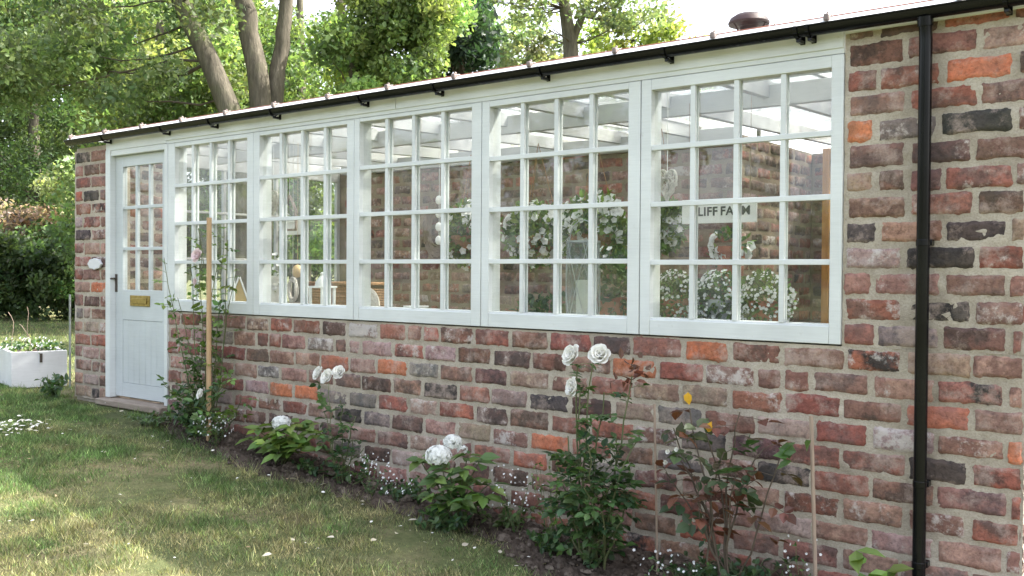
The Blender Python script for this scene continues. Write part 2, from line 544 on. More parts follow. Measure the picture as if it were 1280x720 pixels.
def lay(mb, fr, u0, u1, r0, r1, phase, rng, special=None, nu=15, nv=7, pal=None, proud=.007, step=.016):
    """lay courses r0..r1 (course 0 just under the eaves) between u0 and u1"""
    mortar_sheet(mb, fr, u0, u1, Z0 - CO * r1, Z0 - CO * (r0 - 1), step=step, rng=rng)
    wt = WT if pal is None else pal
    for r in range(r0, r1 + 1):
        zt = Z0 - CO * (r - 1); zb = Z0 - CO * r
        off = phase + (0 if r % 2 == 0 else .128)
        k0 = math.floor((u0 - off) / ST) - 1
        js = []
        k = k0
        while off + ST * k < u1 + ST:
            js.append(off + ST * k + random.Random(r * 977 + k * 31).uniform(-.012, .012)); k += 1
        for i in range(len(js) - 1):
            a, b = js[i], js[i + 1]
            segs = [(a, b)]
            if random.Random(r * 131 + i * 17 + int(u0 * 10)).random() < .04: segs = [(a, (a + b) / 2), ((a + b) / 2, b)]
            for (p, q) in segs:
                p2, q2 = max(p, u0), min(q, u1)
                if q2 - p2 < .035: continue
                key = KEYS[rng.choice(len(KEYS), p=wt)]
                if special:
                    for (sx, sr, sk) in special:
                        if sr == r and p2 <= sx < q2: key = sk; break
                brick(mb, fr, p2, q2, zb, zt, key, rng, nu, nv, proud=proud)


SPECIAL_PX = """1095 65 B;1145 60 B;1185 50 G;1250 45 K;1073 96 R;1125 93 R;1213 83 O;1262 80 L;1090 128 P;1190 125 R;1245 118 P;1072 160 O;1125 157 G;1210 152 C;1270 150 R
1090 190 P;1150 190 D;1250 185 K;1072 223 F;1122 222 B;1210 218 R;1265 218 K;1090 257 K;1165 255 r;1250 252 B;1073 289 C;1120 288 K;1207 287 C;1270 285 F;1085 320 L;1165 322 C;1250 325 R
1070 352 K;1120 353 K;1207 357 P;1265 360 B;1085 385 R;1165 388 C;1245 392 K;1065 415 r;1115 418 G;1205 422 B;1265 425 r;1090 452 X;1165 457 K;1250 460 K;1060 478 P;1117 482 K;1205 485 Y;1270 495 K
1085 512 B;1165 520 o;1250 527 K;1060 540 R;1115 547 L;1200 557 K;1270 565 O;1080 575 R;1160 583 C;1240 597 R;1060 603 r;1117 607 P;1200 620 P;1260 630 B;1078 635 K;1165 645 K;1240 660 R;1055 665 K;1120 670 L;1210 690 K;1265 700 K
885 438 O;947 440 B;1015 443 K;825 433 r;768 430 D;715 425 R;660 422 B;617 418 R;570 415 B;527 414 K;487 412 r;452 410 W;418 410 D;912 466 W;850 462 R;975 470 B;1045 475 r;493 459 O;620 470 D;815 487 F
422 452 o;359 487 O;387 491 O;344 466 G;455 502 G;494 505 R;480 479 D;463 459 K;372 469 K;326 484 L;322 502 B;688 552 O;663 575 o;685 449 B;754 564 R;754 514 D;1015 503 R;972 503 r;984 590 C;880 550 C;943 556 D;1047 601 r;982 532 L;1008 628 R;640 487 L;700 478 K"""
SPEC = []
for tok in SPECIAL_PX.replace('\n', ';').split(';'):
    x, y, k = tok.split()
    p = at(float(x), float(y), 0)
    SPEC.append((p[0], math.floor((Z0 - p[2]) / CO) + 1, k))
for x, y, k in ((100, 205, 'C'), (108, 248, 'C'), (98, 297, 'C'), (122, 361, 'O'), (122, 205, 'B'), (125, 430, 'o'), (108, 480, 'L')):
    p = at(x, y, 0)
    SPEC.append((p[0], math.floor((Z0 - p[2]) / CO) + 1, k))

B = thing('brick_greenhouse', 'long low brick greenhouse with a pale timber glazed front and glass roof', 'building', (-4.2, 0, 0))
XL, XD, XR, XE = -7.665, -6.335, -1.39, -.70
YB = 2.75
ex, ey, ez = np.eye(3)
FR = (np.zeros(3), ex, ez, -ey)          # front face looks towards -Y
rb = np.random.default_rng(5)
mb = MB()
lay(mb, FR, XD, XE, 12, 23, J0, rb, SPEC)
lay(mb, FR, XR, XE, -1, 11, J0, rb, SPEC)
mb.box(XD, XE - .004, .015, .21, -.6, .742, 1); mb.box(XR + .004, XE - .006, .016, .212, .742, 2.0, 1)
# end return of the right corner
frE = (np.array([XE, 0, 0]), ey, ez, ex)
lay(mb, frE, 0.0, 1.6, 0, 22, 0.06, rb, nu=9, nv=5)
mb.build('brick_front_wall', [M_brick, M_mortar], B, smooth=True, angle=60)

mb = MB()
pal = WT.copy()
for k_, s_ in (('K', 2.2), ('F', 1.5), ('L', 1.3), ('D', .4), ('C', .4), ('G', .5)): pal[KEYS.index(k_)] *= s_
pal /= pal.sum()
lay(mb, FR, XL, -7.175, 0, 18, XL + .005, rb, SPEC, pal=pal)
mb.box(XL + .004, -7.18, .015, .2, -.2, 2.03, 1)
frL = (np.array([XL, 0, 0]), -ey, ez, -ex)
lay(mb, frL, -.75, 0, 0, 18, 0.05, rb, nu=9, nv=5)
frLi = (np.array([-7.46, 0, 0]), ey, ez, ex)
lay(mb, frLi, .1, .72, 0, 18, 0.07, rb, nu=9, nv=5, pal=pal)
mb.box(XL + .01, -7.47, .2, .735, -.2, 2.06, 1)
lay(mb, frLi, .72, YB, 12, 18, 0.07, rb, nu=9, nv=5)
mb.box(XL + .01, -7.47, .735, YB, -.2, .63, 1)
mb.build('brick_end_pier', [M_brick, M_mortar], B, smooth=True, angle=60)

# back wall seen through the windows, stepping back behind the last window
mb = MB()
frB = (np.array([0, YB, 0]), ex, ez, -ey)
lay(mb, frB, -7.46, -3.15, -1, 18, J0 + .03, rb, nu=9, nv=5, step=.03)
mb.box(-7.6, -3.16, YB + .015, YB + .25, -.1, 2.1, 1)
frS = (np.array([-3.15, 0, 0]), ey, ez, ex)
lay(mb, frS, YB, 4.3, -1, 18, YB + .01, rb, nu=9, nv=5, step=.03)
mb.box(-3.4, -3.165, YB + .02, 4.3, -.1, 2.1, 1)
frB2 = (np.array([0, 4.3, 0]), ex, ez, -ey)
lay(mb, frB2, -3.15, XE, -1, 18, J0, rb, nu=9, nv=5, step=.03)
mb.box(-3.3, XE, 4.315, 4.5, -.1, 2.1, 1)
mb.box(XE - .2, XE - .01, .2, 4.4, -.6, 2.1, 1)
mb.build('brick_back_wall', [M_brick, M_oldmortar], B, smooth=True, angle=60)

mb = MB(); mb.box(-7.46, XE - .2, .2, 4.3, -.3, .04); mb.build('stone_floor', M_floor, B)

# ------------------------------------------------------------------ windows
WY = .022        # plane of the glass
FY0, FY1 = -.012, .09
ZS0, ZS1, ZH0, ZH1 = .752, .826, 1.936, 2.062
WIN = [  # glass opening x0, x1, outer frame x0, x1, head z
    (-6.235, -5.392, -6.318, -5.325, 1.937),
    (-5.260, -4.414, -5.322, -4.352, 1.940),
    (-4.305, -3.420, -4.349, -3.352, 1.944),
    (-3.296, -2.430, -3.347, -2.364, 1.934),
    (-2.305, -1.443, -2.359, -1.392, 1.915),
]
rw = random.Random(3)
for (gx0, gx1, fx0, fx1, zh) in WIN:
    m = MB()
    m.box(fx0, gx0, FY0, FY1, ZS0, ZH0 + .03)
    m.box(gx1, fx1, FY0, FY1, ZS0, ZH0 + .03)
    m.box(gx0, gx1, FY0 + .0015, FY1, ZS0, ZS1)
    m.box(gx0, gx1, FY0 + .0015, FY1, zh, ZH0 + .03)
    w = m.build('window', M_paint, B, bevel=.0025)
    m = MB()
    m.box(gx0 - .004, gx1 + .004, FY0 + .012, FY1 + .012, ZS1 - .012, ZS1 + .008)   # weathered inner lip
    m.build('window_sill', M_paint, w, bevel=.002)
    m = MB()
    W_ = gx1 - gx0; H_ = zh - ZS1
    for k in (1, 2, 3):
        xb = gx0 + W_ * k / 4 + rw.uniform(-.003, .003)
        m.box(xb - .012, xb + .012, FY0 + .008, WY - .006, ZS1 + .008, zh)
        m.box(xb - .009, xb + .009, WY + .010, WY + .024, ZS1 + .008, zh)
    for k in (1, 2, 3):
        zb = ZS1 + H_ * k / 4 + rw.uniform(-.003, .003)
        m.box(gx0, gx1, FY0 + .004, WY - .0065, zb - .012, zb + .012)
        m.box(gx0, gx1, WY + .0105, WY + .022, zb - .009, zb + .009)
    m.build('glazing_bars', M_paint, w, bevel=.002)
    m = MB()
    for i in range(4):
        for j in range(4):
            xa, xc = gx0 + W_ * i / 4, gx0 + W_ * (i + 1) / 4; za, zc = ZS1 + H_ * j / 4, ZS1 + H_ * (j + 1) / 4
            t1, t2 = rw.gauss(0, .0024), rw.gauss(0, .0020)
            q = [(xa + .002, WY + t1 + t2, za + .002), (xc - .002, WY - t1 + t2, za + .002), (xc - .002, WY - t1 - t2, zc - .002), (xa + .002, WY + t1 - t2, zc - .002)]
            q += [(p[0], p[1] + .003, p[2]) for p in q]
            m.add(q, [(0, 1, 2, 3), (7, 6, 5, 4), (0, 4, 5, 1), (1, 5, 6, 2), (2, 6, 7, 3), (3, 7, 4, 0)])
    m.build('window_pane', M_glass, w, smooth=False)

m = MB()     # head board over the windows, with a faint joint
m.box(-6.345, XR - .002, FY0 + .004, FY1, ZH0 + .0325, ZH1 + .03)
m.box(-6.355, -4.0, FY0 - .004, FY0 + .003, ZH0 + .055, ZH1 + .028)
m.box(-3.997, XR - .004, FY0 - .003, FY0 + .0035, ZH0 + .055, ZH1 + .028)
m.box(-7.178, -6.348, FY0 + .004, FY1, 1.975, ZH1 + .03)
m.box(XR, XE + .03, -.016, .0, 2.046, ZH1 + .02)
m.build('head_board', M_paint, B, bevel=.003)
m = MB()
m.box(-6.362, -6.320, FY0 - .004, FY1, .05, ZH0 + .032)      # jamb between the door and the windows
m.box(-7.174, -7.108, FY0 - .002, FY1, .05, 1.975)
m.box(-7.107, -6.363, FY0 + .006, FY1, 1.932, 1.974)
m.build('door_frame', M_paint, B, bevel=.003)

# ------------------------------------------------------------------ door
DX0, DX1, DY0, DY1 = -7.106, -6.366, .034, .074
m = MB()
ZD0, ZD1 = .062, 1.93
gz0, gz1 = .892, 1.845
px0, px1 = -7.005, -6.462
m.box(DX0, px0, DY0, DY1, ZD0, ZD1); m.box(px1, DX1, DY0, DY1, ZD0, ZD1)
m.box(px0, px1, DY0 + .001, DY1, gz1, ZD1); m.box(px0, px1, DY0 + .001, DY1, .66, gz0)
for k in range(7):       # tongue and groove boards
    w_ = (px1 - px0) / 7
    m.box(px0 + w_ * k + .0007, px0 + w_ * (k + 1) - .0007, DY0 + .004, DY1 - .01, ZD0 + .11, .658)
m.box(px0, px1, DY0 + .001, DY1, ZD0, ZD0 + .108)
door = m.build('door', M_doorp, B, bevel=.002)
m = MB()
for k in (1, 2):
    xb = px0 + (px1 - px0) * k / 3
    m.box(xb - .013, xb + .013, DY0 + .006, DY1 - .009, gz0, gz1)
    zb = gz0 + (gz1 - gz0) * k / 3
    m.box(px0, px1, DY0 + .004, DY1 - .011, zb - .012, zb + .012)
m.build('glazing_bars', M_doorp, door, bevel=.002)
m = MB(); m.box(px0, px1, .053, .056, gz0, gz1); m.build('door_pane', M_glass, door, smooth=False)
a, b = at(163, 369, .03), at(187, 383.5, .03)
m = MB(); m.box(a[0], b[0], DY0 - .009, DY0 + .002, b[2], a[2])
m.box(a[0] + .03, b[0] - .03, DY0 - .016, DY0 - .009, b[2] + .018, a[2] - .02)
for xx in (a[0] + .014, b[0] - .014): m.ball((xx, DY0 - .010, (a[2] + b[2]) / 2), .006, 8, 6)
m.build('letter_plate', M_brass, door, bevel=.003)
m = MB(); c = at(143.5, 353, .02)
m.box(c[0] - .016, c[0] + .016, DY0 - .005, DY0 + .002, c[2] - .075, c[2] + .065)
m.tube([(c[0], DY0 - .004, c[2] + .03), (c[0], DY0 - .035, c[2] + .03), (c[0] - .012, DY0 - .04, c[2] + .03), (c[0] - .035, DY0 - .04, c[2] + .026)], .007, 10)
m.build('door_handle', M_iron, door, bevel=.002)
m = MB(); m.box(-7.20, -6.31, -.085, .09, -.005, .044); m.build('door_step', M_step, B, bevel=.008)

# left end glazing, the garden shows through it
m = MB()
for y0, y1 in ((.737, .775), (1.335, 1.365), (1.93, 1.96), (2.705, 2.745)):
    m.box(-7.57, -7.53, y0, y1, .63, 2.02)
for z0, z1 in ((.63, .70), (1.14, 1.16), (1.56, 1.58), (1.96, 2.12)):
    m.box(-7.575, -7.525, .74, 2.74, z0, z1)
ew = m.build('end_window', M_inner, B, bevel=.003)
m = MB(); m.box(-7.552, -7.548, .76, 2.72, .66, 2.0); m.build('window_pane', M_glass, ew, smooth=False)

# ------------------------------------------------------------------ roof
RS = .03
def rz(y): return 2.104 + RS * (y + .06)
m = MB()
for (x0, x1, y1) in ((XL - .02, -3.2, YB + .2), (-3.197, XE + .06, 4.45)):
    v = [(x0, -.06, rz(-.06)), (x1, -.06, rz(-.06)), (x1, y1, rz(y1)), (x0, y1, rz(y1))]
    v += [(p[0], p[1], p[2] + .005) for p in v]
    m.add(v, [(0, 3, 2, 1), (4, 5, 6, 7), (0, 1, 5, 4), (1, 2, 6, 5), (2, 3, 7, 6), (3, 0, 4, 7)])
roof = m.build('glass_roof', M_roofglass, B, smooth=False)
xs = [-7.6 + .513 * k for k in range(14)]
for x in xs:
    y1 = YB + .15 if x < -3.2 else 4.4
    m = MB()
    v = [(x - .02, -.05, rz(-.05) + .006), (x + .02, -.05, rz(-.05) + .006), (x + .02, y1, rz(y1) + .006), (x - .02, y1, rz(y1) + .006)]
    v += [(p[0] * 1 + (.008 if p[0] < x else -.008), p[1], p[2] + .016) for p in v]
    m.add(v, [(0, 3, 2, 1), (4, 5, 6, 7), (0, 1, 5, 4), (1, 2, 6, 5), (2, 3, 7, 6), (3, 0, 4, 7)])
    m.build('glazing_bar_cap', M_inner, roof)
    m = MB()
    m.box(x - .012, x + .012, -.088, -.02, rz(0) - .01, rz(0) + .020)
    m.box(x - .006, x + .006, -.07, -.055, rz(0) + .018, rz(0) + .032)
    m.build('end_clip', M_clip, roof, bevel=.008)
m = MB(); z_ = rz(0)
for (x0, x1) in ((XL + .02, XE + .07),):
    v = [(x0, -.088, z_ - .022), (x1, -.088, z_ - .022), (x1, -.055, z_ + .010), (x0, -.055, z_ + .010), (x0, -.050, z_ - .028), (x1, -.050, z_ - .028)]
    m.add(v, [(0, 1, 2, 3), (1, 5, 2), (0, 3, 4), (3, 2, 5, 4), (0, 4, 5, 1)])
m.build('roof_edge_strip', M_white, B, smooth=False)
m = MB(); m.box(XL + .02, XE + .07, -.0545, -.046, rz(0) + .006, rz(0) + .016); m.build('edge_capping', M_terra, roof, bevel=.002)
for k in range(10):
    x = -1.62 - .63 * k
    y1 = YB + .1 if x < -3.2 else 4.35
    m = MB(); z0 = 2.015
    v = [(x - .022, .09, z0), (x + .022, .09, z0), (x + .022, y1, z0 + RS * y1), (x - .022, y1, z0 + RS * y1)]
    v += [(p[0], p[1], p[2] + .098) for p in v]
    m.add(v, [(0, 3, 2, 1), (4, 5, 6, 7), (0, 1, 5, 4), (1, 2, 6, 5), (2, 3, 7, 6), (3, 0, 4, 7)])
    m.build('rafter', M_inner, B, bevel=.003)
m = MB(); m.box(-7.45, XE - .21, 1.19, 1.24, 2.0, 2.122); m.build('purlin', M_inner, B, bevel=.003)
m = MB(); m.box(-7.45, -3.14, YB - .07, YB - .012, 2.03, 2.15); m.build('wall_plate', M_inner, B, bevel=.003)
m = MB(); m.box(-7.45, XE - .21, .092, .36, .755, .79); m.build('inner_windowsill', M_inner, B, bevel=.004)
m = MB(); p = at(1030.5, 300, 3.6); m.box(p[0] - .005, p[0] + .052, 3.55, 3.66, .04, 2.05); m.box(p[0] + .05, p[0] + 1.0, 3.56, 3.65, 1.95, 2.05)
m.build('inner_door_post', M_orange, B, bevel=.004)

# chimney cowl standing behind the eaves
m = MB(); c = at(936, 34, 1.8)
m.lathe([(.055, 2.12 - c[2]), (.055, .0), (.065, .01), (.128, .014), (.132, .026), (.118, .055), (.08, .08), (.03, .093), (0, .096)], c, 28)
for an in range(3):
    m.tube([(c[0] + .06 * math.cos(an * 2.1), c[1] + .06 * math.sin(an * 2.1), c[2] - .06), (c[0] + .12 * math.cos(an * 2.1), c[1] + .12 * math.sin(an * 2.1), c[2] + .02)], .006, 6)
m.build('chimney_cowl', M_cowl, B)

# ------------------------------------------------------------------ gutter and downpipe
GY, GZ, GR = -.072, 2.082, .035
m = MB(); n = 12
V = []; Fs = []
for x in (XL + .03, XE + .35):
    for rr in (GR, GR - .005):
        for k in range(n + 1):
            an = math.pi + math.pi * k / n
            V.append((x, GY + rr * math.cos(an), GZ + rr * math.sin(an) * 1.1))
q = n + 1
for k in range(n):
    Fs.append((k, k + 1, 2 * q + k + 1, 2 * q + k)); Fs.append((q + k, 3 * q + k, 3 * q + k + 1, q + k + 1))
for k in (0, n): Fs.append((k, 2 * q + k, 3 * q + k, q + k))
Fs.append(tuple(range(q))); Fs.append(tuple(range(2 * q, 3 * q)))
m.add(V, Fs)
m.tube([(XL + .03, GY - GR, GZ), (XE + .35, GY - GR, GZ)], .004, 8)
gut = m.build('gutter', M_black, B)
for pxx in (141, 215, 275, 353, 463, 556, 688, 842, 1005, 1019, 1262):
    x = at(pxx, 90, 0)[0]
    m = MB()
    pts = [(x, GY + (GR + .008) * math.cos(math.pi + math.pi * k / 10), GZ + (GR + .006) * 1.1 * math.sin(math.pi + math.pi * k / 10)) for k in range(11)]
    for i in range(10):
        a_, b_ = np.array(pts[i]), np.array(pts[i + 1])
        m.add([a_ - [.008, 0, 0], a_ + [.008, 0, 0], b_ + [.008, 0, 0], b_ - [.008, 0, 0], a_ * [1, 1, 1] + [-.008, 0, .004], a_ + [.008, 0, .004], b_ + [.008, 0, .004], b_ + [-.008, 0, .004]],
              [(0, 1, 2, 3), (7, 6, 5, 4), (0, 4, 5, 1), (3, 2, 6, 7)])
    m.box(x - .009, x + .009, GY + .0, FY0 - .002, GZ - .056, GZ - .042)
    m.box(x - .011, x + .011, -.020, FY0 - .001, GZ - .058, GZ - .02)
    m.build('gutter_bracket', M_black, gut, bevel=.002)
m = MB()
x = -1.055; py = -.062
m.tube([(x, py - .012, GZ - .03), (x, py - .005, GZ - .08), (x, py, GZ - .12), (x, py, -.40)], .0248, 20)
m.tube([(x, py - .012, GZ - .030), (x, py - .008, GZ - .065)], .030, 20)
dp = m.build('downpipe', M_black, B)
for zz in (at(1160, 303, py)[2], at(1153, 605, py)[2], at(1150, 706, py)[2]):
    m = MB(); m.tube([(x, py, zz - .014), (x, py, zz + .012)], .0268, 20); m.box(x - .030, x + .030, py + .012, -.012, zz - .012, zz + .012)
    m.build('pipe_clip', M_black, dp, bevel=.002)

# house plaque on the pier
t = None
c = at(121.5, 330, 0)
m = MB(); pts = []
for k in range(40):
    an = 2 * math.pi * k / 40
    r_ = 1 + .06 * math.cos(2 * an) + .06 * math.cos(8 * an)
    pts.append((c[0] + .092 * r_ * math.cos(an), c[2] + .046 * r_ * math.sin(an)))
V = [(p[0], -.028, p[1]) for p in pts] + [(p[0], -.008, p[1]) for p in pts]
m.add(V, [tuple(range(40)), tuple(range(79, 39, -1))] + [(k, 40 + k, 40 + (k + 1) % 40, (k + 1) % 40) for k in range(40)])
put(m.build('house_plaque', M_trough, None, bevel=.004), 'small blank white wavy-edged plaque fixed on the brick pier beside the door', 'plaque')

# ------------------------------------------------------------------ leaves, flowers
def tri_leaf(P, D, Nn, L, W, curl=.15):
    """pointed leaf folded along the midrib: verts, faces"""
    D = D / (np.linalg.norm(D) + 1e-9)
    Nn = Nn - D * np.dot(Nn, D); Nn /= np.linalg.norm(Nn) + 1e-9
    S = np.cross(D, Nn)
    v = []
    for (l, w) in ((0, 0), (.28, .42), (.62, .40), (1, 0)):
        mid = P + D * l * L - Nn * curl * L * l * l
        if w == 0: v.append(mid)
        else:
            v.append(mid + S * w * W + Nn * .12 * W); v.append(mid); v.append(mid - S * w * W + Nn * .12 * W)
    return v, [(0, 2, 1), (0, 3, 2), (1, 2, 5, 4), (2, 3, 6, 5), (4, 5, 7), (5, 6, 7)]


def jitter_col(c, rng, v=.22):
    k = math.exp(rng.normal(0, v))
    return np.clip(np.array(c) * k * (1 + rng.normal(0, .07, 3)), .004, .8)


def leaf(mb, P, D, Nn, L, W, col, rng, curl=.15):
    v, f = tri_leaf(np.asarray(P, float), np.asarray(D, float), np.asarray(Nn, float), L, W, curl)
    mb.add(v, f, 0, tint=jitter_col(col, rng))


def rvec(rng): 
    v = rng.normal(0, 1, 3); return v / np.linalg.norm(v)


def rose_leaf(mb, st, P, D, L, col, rng, n=5):
    """compound leaf: rachis with paired leaflets"""
    D = D / np.linalg.norm(D)
    Nn = np.array([0, 0, 1.0]) + rng.normal(0, .35, 3)
    S = np.cross(D, Nn); S /= np.linalg.norm(S)
    end = P + D * L
    st.tube([P, P + D * L * .5 + [0, 0, L * .05], end], .0014, 4)
    leaf(mb, end, D + rng.normal(0, .15, 3), Nn, L * .62, L * .5, col, rng)
    for q in ((.9, .45) if n >= 5 else (.75,)):
        for sg in (-1, 1):
            leaf(mb, P + D * L * q, D * .5 + S * sg + rng.normal(0, .15, 3), Nn, L * .52, L * .42, col, rng)


def petal(mb, P, D, Nn, L, W, cup=.3):
    D = D / np.linalg.norm(D); Nn = Nn - D * np.dot(Nn, D); Nn /= np.linalg.norm(Nn); S = np.cross(D, Nn)
    V = []
    prof = ((0, .18), (.35, .8), (.7, 1.0), (.93, .72), (1.0, .35))
    for l, w in prof:
        for s in (-1, -.5, 0, .5, 1):
            V.append(P + D * l * L + S * s * w * W * .5 + Nn * (cup * L * (l * l * .6 + .35 * s * s * w) - (.10 * L if l > .95 else 0)))
    F_ = [(i * 5 + k, i * 5 + k + 1, i * 5 + k + 6, i * 5 + k + 5) for i in range(4) for k in range(4)]
    mb.add(V, F_)


def rose(mb, P, axis, R, rng):
    axis = axis / np.linalg.norm(axis)
    a = np.cross(axis, [.3, .9, .2]); a /= np.linalg.norm(a); b = np.cross(axis, a)
    for ring, (n, op, l) in enumerate(((6, 1.15, 1.0), (6, .85, .92), (5, .5, .8), (4, .25, .68), (3, .1, .55))):
        for k in range(n):
            an = 2 * math.pi * (k + ring * .37) / n + rng.normal(0, .12)
            out = a * math.cos(an) + b * math.sin(an)
            o_ = op + rng.normal(0, .1)
            D = out * math.sin(o_) + axis * math.cos(o_)
            petal(mb, np.asarray(P) + out * R * .06, D, axis * math.sin(o_) - out * math.cos(o_) + 1e-3, R * l, R * .95, .32)


def florets(mb, c, R, n, size, rng, up=None, squash=1):
    for i in range(n):
        d = rvec(rng)
        if d[2] < -.5: d[2] *= -1
        P = np.asarray(c) + d * R * np.array([1, 1, squash]) * rng.uniform(.72, 1.06)
        a = np.cross(d, rvec(rng)); a /= np.linalg.norm(a); b = np.cross(d, a)
        V = [P]
        for k in range(8):
            an = math.pi * k / 4
            r_ = size * (1 if k % 2 == 0 else .55)
            V.append(P + (a * math.cos(an) + b * math.sin(an)) * r_ + d * size * .15)
        mb.add(V, [(0, 1 + k, 1 + (k + 1) % 8) for k in range(8)])


def trumpet(mb, P, d, size, rng):
    d = d / np.linalg.norm(d)
    a = np.cross(d, rvec(rng)); a /= np.linalg.norm(a); b = np.cross(d, a)
    V = [np.asarray(P) - d * size * .5]
    for k in range(10):
        an = math.pi * k / 5
        r_ = size * (1 if k % 2 == 0 else .78)
        V.append(np.asarray(P) + (a * math.cos(an) + b * math.sin(an)) * r_ + d * rng.uniform(-.1, .15) * size)
    mb.add(V, [(0, 1 + k, 1 + (k + 1) % 10) for k in range(10)])


def curve(p0, p1, bend, n=7, rng=RNG, wob=.01):
    p0 = np.asarray(p0, float); p1 = np.asarray(p1, float)
    T = np.linspace(0, 1, n)[:, None]
    p = p0 * (1 - T) + p1 * T + np.asarray(bend) * (4 * T * (1 - T))
    p[1:-1] += rng.normal(0, wob, (n - 2, 3))
    return p


GRN = (.070, .125, .040); DGR = (.040, .080, .034); LGR = (.12, .19, .05); RED = (.115, .047, .032); YGR = (.13, .19, .04)

def gpt(x, y, Y):
    """point on the ground under photo column x, at depth Y"""
    p = at(x, y, Y); return np.array([p[0], Y, float(gz(p[0]))])


def rose_bush(name, label, base, tips, cols, leafn, leafL, rng, stem_m, cat='rose bush', blooms=(), side=3, stem_r=.005, low=0.15):
    t = thing(name, label, cat, base)
    st = MB(); fo = MB()
    for tip in tips:
        tip = np.asarray(tip, float)
        b0 = np.asarray(base) + np.array([rng.normal(0, .03), rng.normal(0, .02), -.02])
        L_ = np.linalg.norm(tip - b0)
        c = curve(b0, tip, rng.normal(0, .05, 3) * L_ + [0, 0, .02], 9, rng, .006)
        st.tube(c, np.linspace(stem_r, stem_r * .45, 9), 6)
        nl = max(2, int(leafn * .92 * L_))
        for i in range(nl):
            q = low + (1 - low) * (i + rng.uniform(0, 1)) / nl
            j = min(7, int(q * 8)); P = c[j] + (c[j + 1] - c[j]) * (q * 8 - j)
            d = rvec(rng); d[1] -= .35; d[2] = d[2] * .5 + .15
            col = cols[rng.integers(len(cols))]
            rose_leaf(fo, st, P, d, leafL * rng.uniform(.7, 1.2), col, rng, 5 if rng.random() < .6 else 3)
    st.build('stems', stem_m, t)
    fo.build('leaves', M_leaf, t, smooth=False)
    for (P, ax, R, mt) in blooms:
        m = MB(); rose(m, P, np.asarray(ax, float), R, rng); m.build('flower', mt, t, angle=180)
    return t


rg = np.random.default_rng(21)
# --- climbing rose by the door and its stake
YS = -.17
base = gpt(262, 540, YS)
tips = [at(x, y, Y) for x, y, Y in ((248, 285, -.12), (238, 330, -.2), (205, 322, -.16), (285, 300, -.12), (272, 330, -.15), (222, 372, -.2), (296, 335, -.13), (262, 420, -.2), (290, 470, -.22), (232, 470, -.28), (205, 482, -.30), (215, 505, -.34), (300, 495, -.26), (252, 300, -.1), (280, 280, -.12), (245, 520, -.3), (262, 505, -.34), (280, 515, -.32), (225, 520, -.3), (295, 520, -.28), (250, 480, -.28), (215, 490, -.3), (240, 440, -.2), (275, 450, -.2))]
rose_bush('climbing_rose', 'tall climbing rose with one pale pink bloom tied to a stake beside the door', base, tips, [GRN, LGR, LGR, GRN, YGR], 15, .070, rg, M_stem,
          blooms=[(at(249, 320, -.24), (.1, -1, .25), .052, M_pink), (at(253, 493, -.34), (-.2, -1, .3), .040, M_rose), (at(246, 352, -.2), (-.3, -1, .1), .03, M_pink)], cat='climbing rose', low=.22)
m = MB(); p0 = at(261, 478, YS - .06); p1 = at(261.5, 272, YS - .06)
m.tube([(p0[0], YS - .06, float(gz(p0[0])) - .1), (p1[0], YS - .06, p1[2])], .0165, 10)
put(m.build('garden_stake', M_wood, None), 'thick pale wooden stake standing by the climbing rose near the door', 'stake')

# --- hydrangeas
def hydrangea(label, base, heads, leafpx, rng, col, L=.085):
    t = thing('hydrangea', label, 'hydrangea', base)
    st = MB(); fo = MB()
    for P in leafpx:
        P = np.asarray(P, float)
        c = curve(np.asarray(base) + rng.normal(0, .02, 3) * [1, 1, 0], P, [0, 0, .03], 6, rng, .004)
        st.tube(c, np.linspace(.005, .003, 6), 5)
        n = 6
        for k in range(n):
            an = 2 * math.pi * k / n + rng.uniform(0, 1)
            d = np.array([math.cos(an), math.sin(an) - .25, rng.uniform(-.25, .35)])
            leaf(fo, P + rng.normal(0, .01, 3), d, np.array([0, -.3, 1.0]) + rng.normal(0, .25, 3), L * rng.uniform(.75, 1.25), L * .62, col[rng.integers(len(col))], rng, .22)
            q = c[3]; leaf(fo, q, d * [1, 1, .2], np.array([0, -.2, 1.0]) + rng.normal(0, .3, 3), L * rng.uniform(.7, 1.1), L * .58, col[rng.integers(len(col))], rng, .25)
    st.build('stems', M_stem, t); fo.build('leaves', M_leaf, t, smooth=False)
    for (P, R, n, fs) in heads:
        m = MB(); florets(m, P, R, n, fs, rng, squash=.8); m.build('flower_head', M_hyd, t, smooth=False)

hydrangea('small leafy hydrangea with one flat white flower head low against the wall', gpt(355, 577, -.22), [(at(352, 529, -.24), .055, 220, .015)],
          [at(x, y, Y) for x, y, Y in ((325, 540, -.25), (345, 548, -.30), (365, 550, -.28), (385, 536, -.2), (340, 530, -.2), (375, 530, -.18), (355, 540, -.33), (330, 555, -.3), (378, 560, -.3), (395, 545, -.2), (318, 548, -.22), (350, 565, -.34), (362, 535, -.3))], rg, [LGR, YGR, LGR, YGR], L=.105)
hydrangea('bushy green hydrangea with a large round white flower head in the middle of the bed', gpt(570, 640, -.25), [(at(548, 570, -.36), .064, 300, .017), (at(566, 553, -.28), .047, 170, .016), (at(578, 562, -.26), .026, 24, .013)],
          [at(x, y, Y) for x, y, Y in ((525, 575, -.3), (545, 598, -.38), (560, 585, -.34), (580, 588, -.32), (600, 575, -.22), (592, 600, -.3), (565, 612, -.38), (540, 620, -.4), (580, 625, -.4), (612, 605, -.24), (550, 575, -.2), (585, 570, -.18), (605, 622, -.3))], rg, [GRN, LGR, LGR, GRN], L=.095)

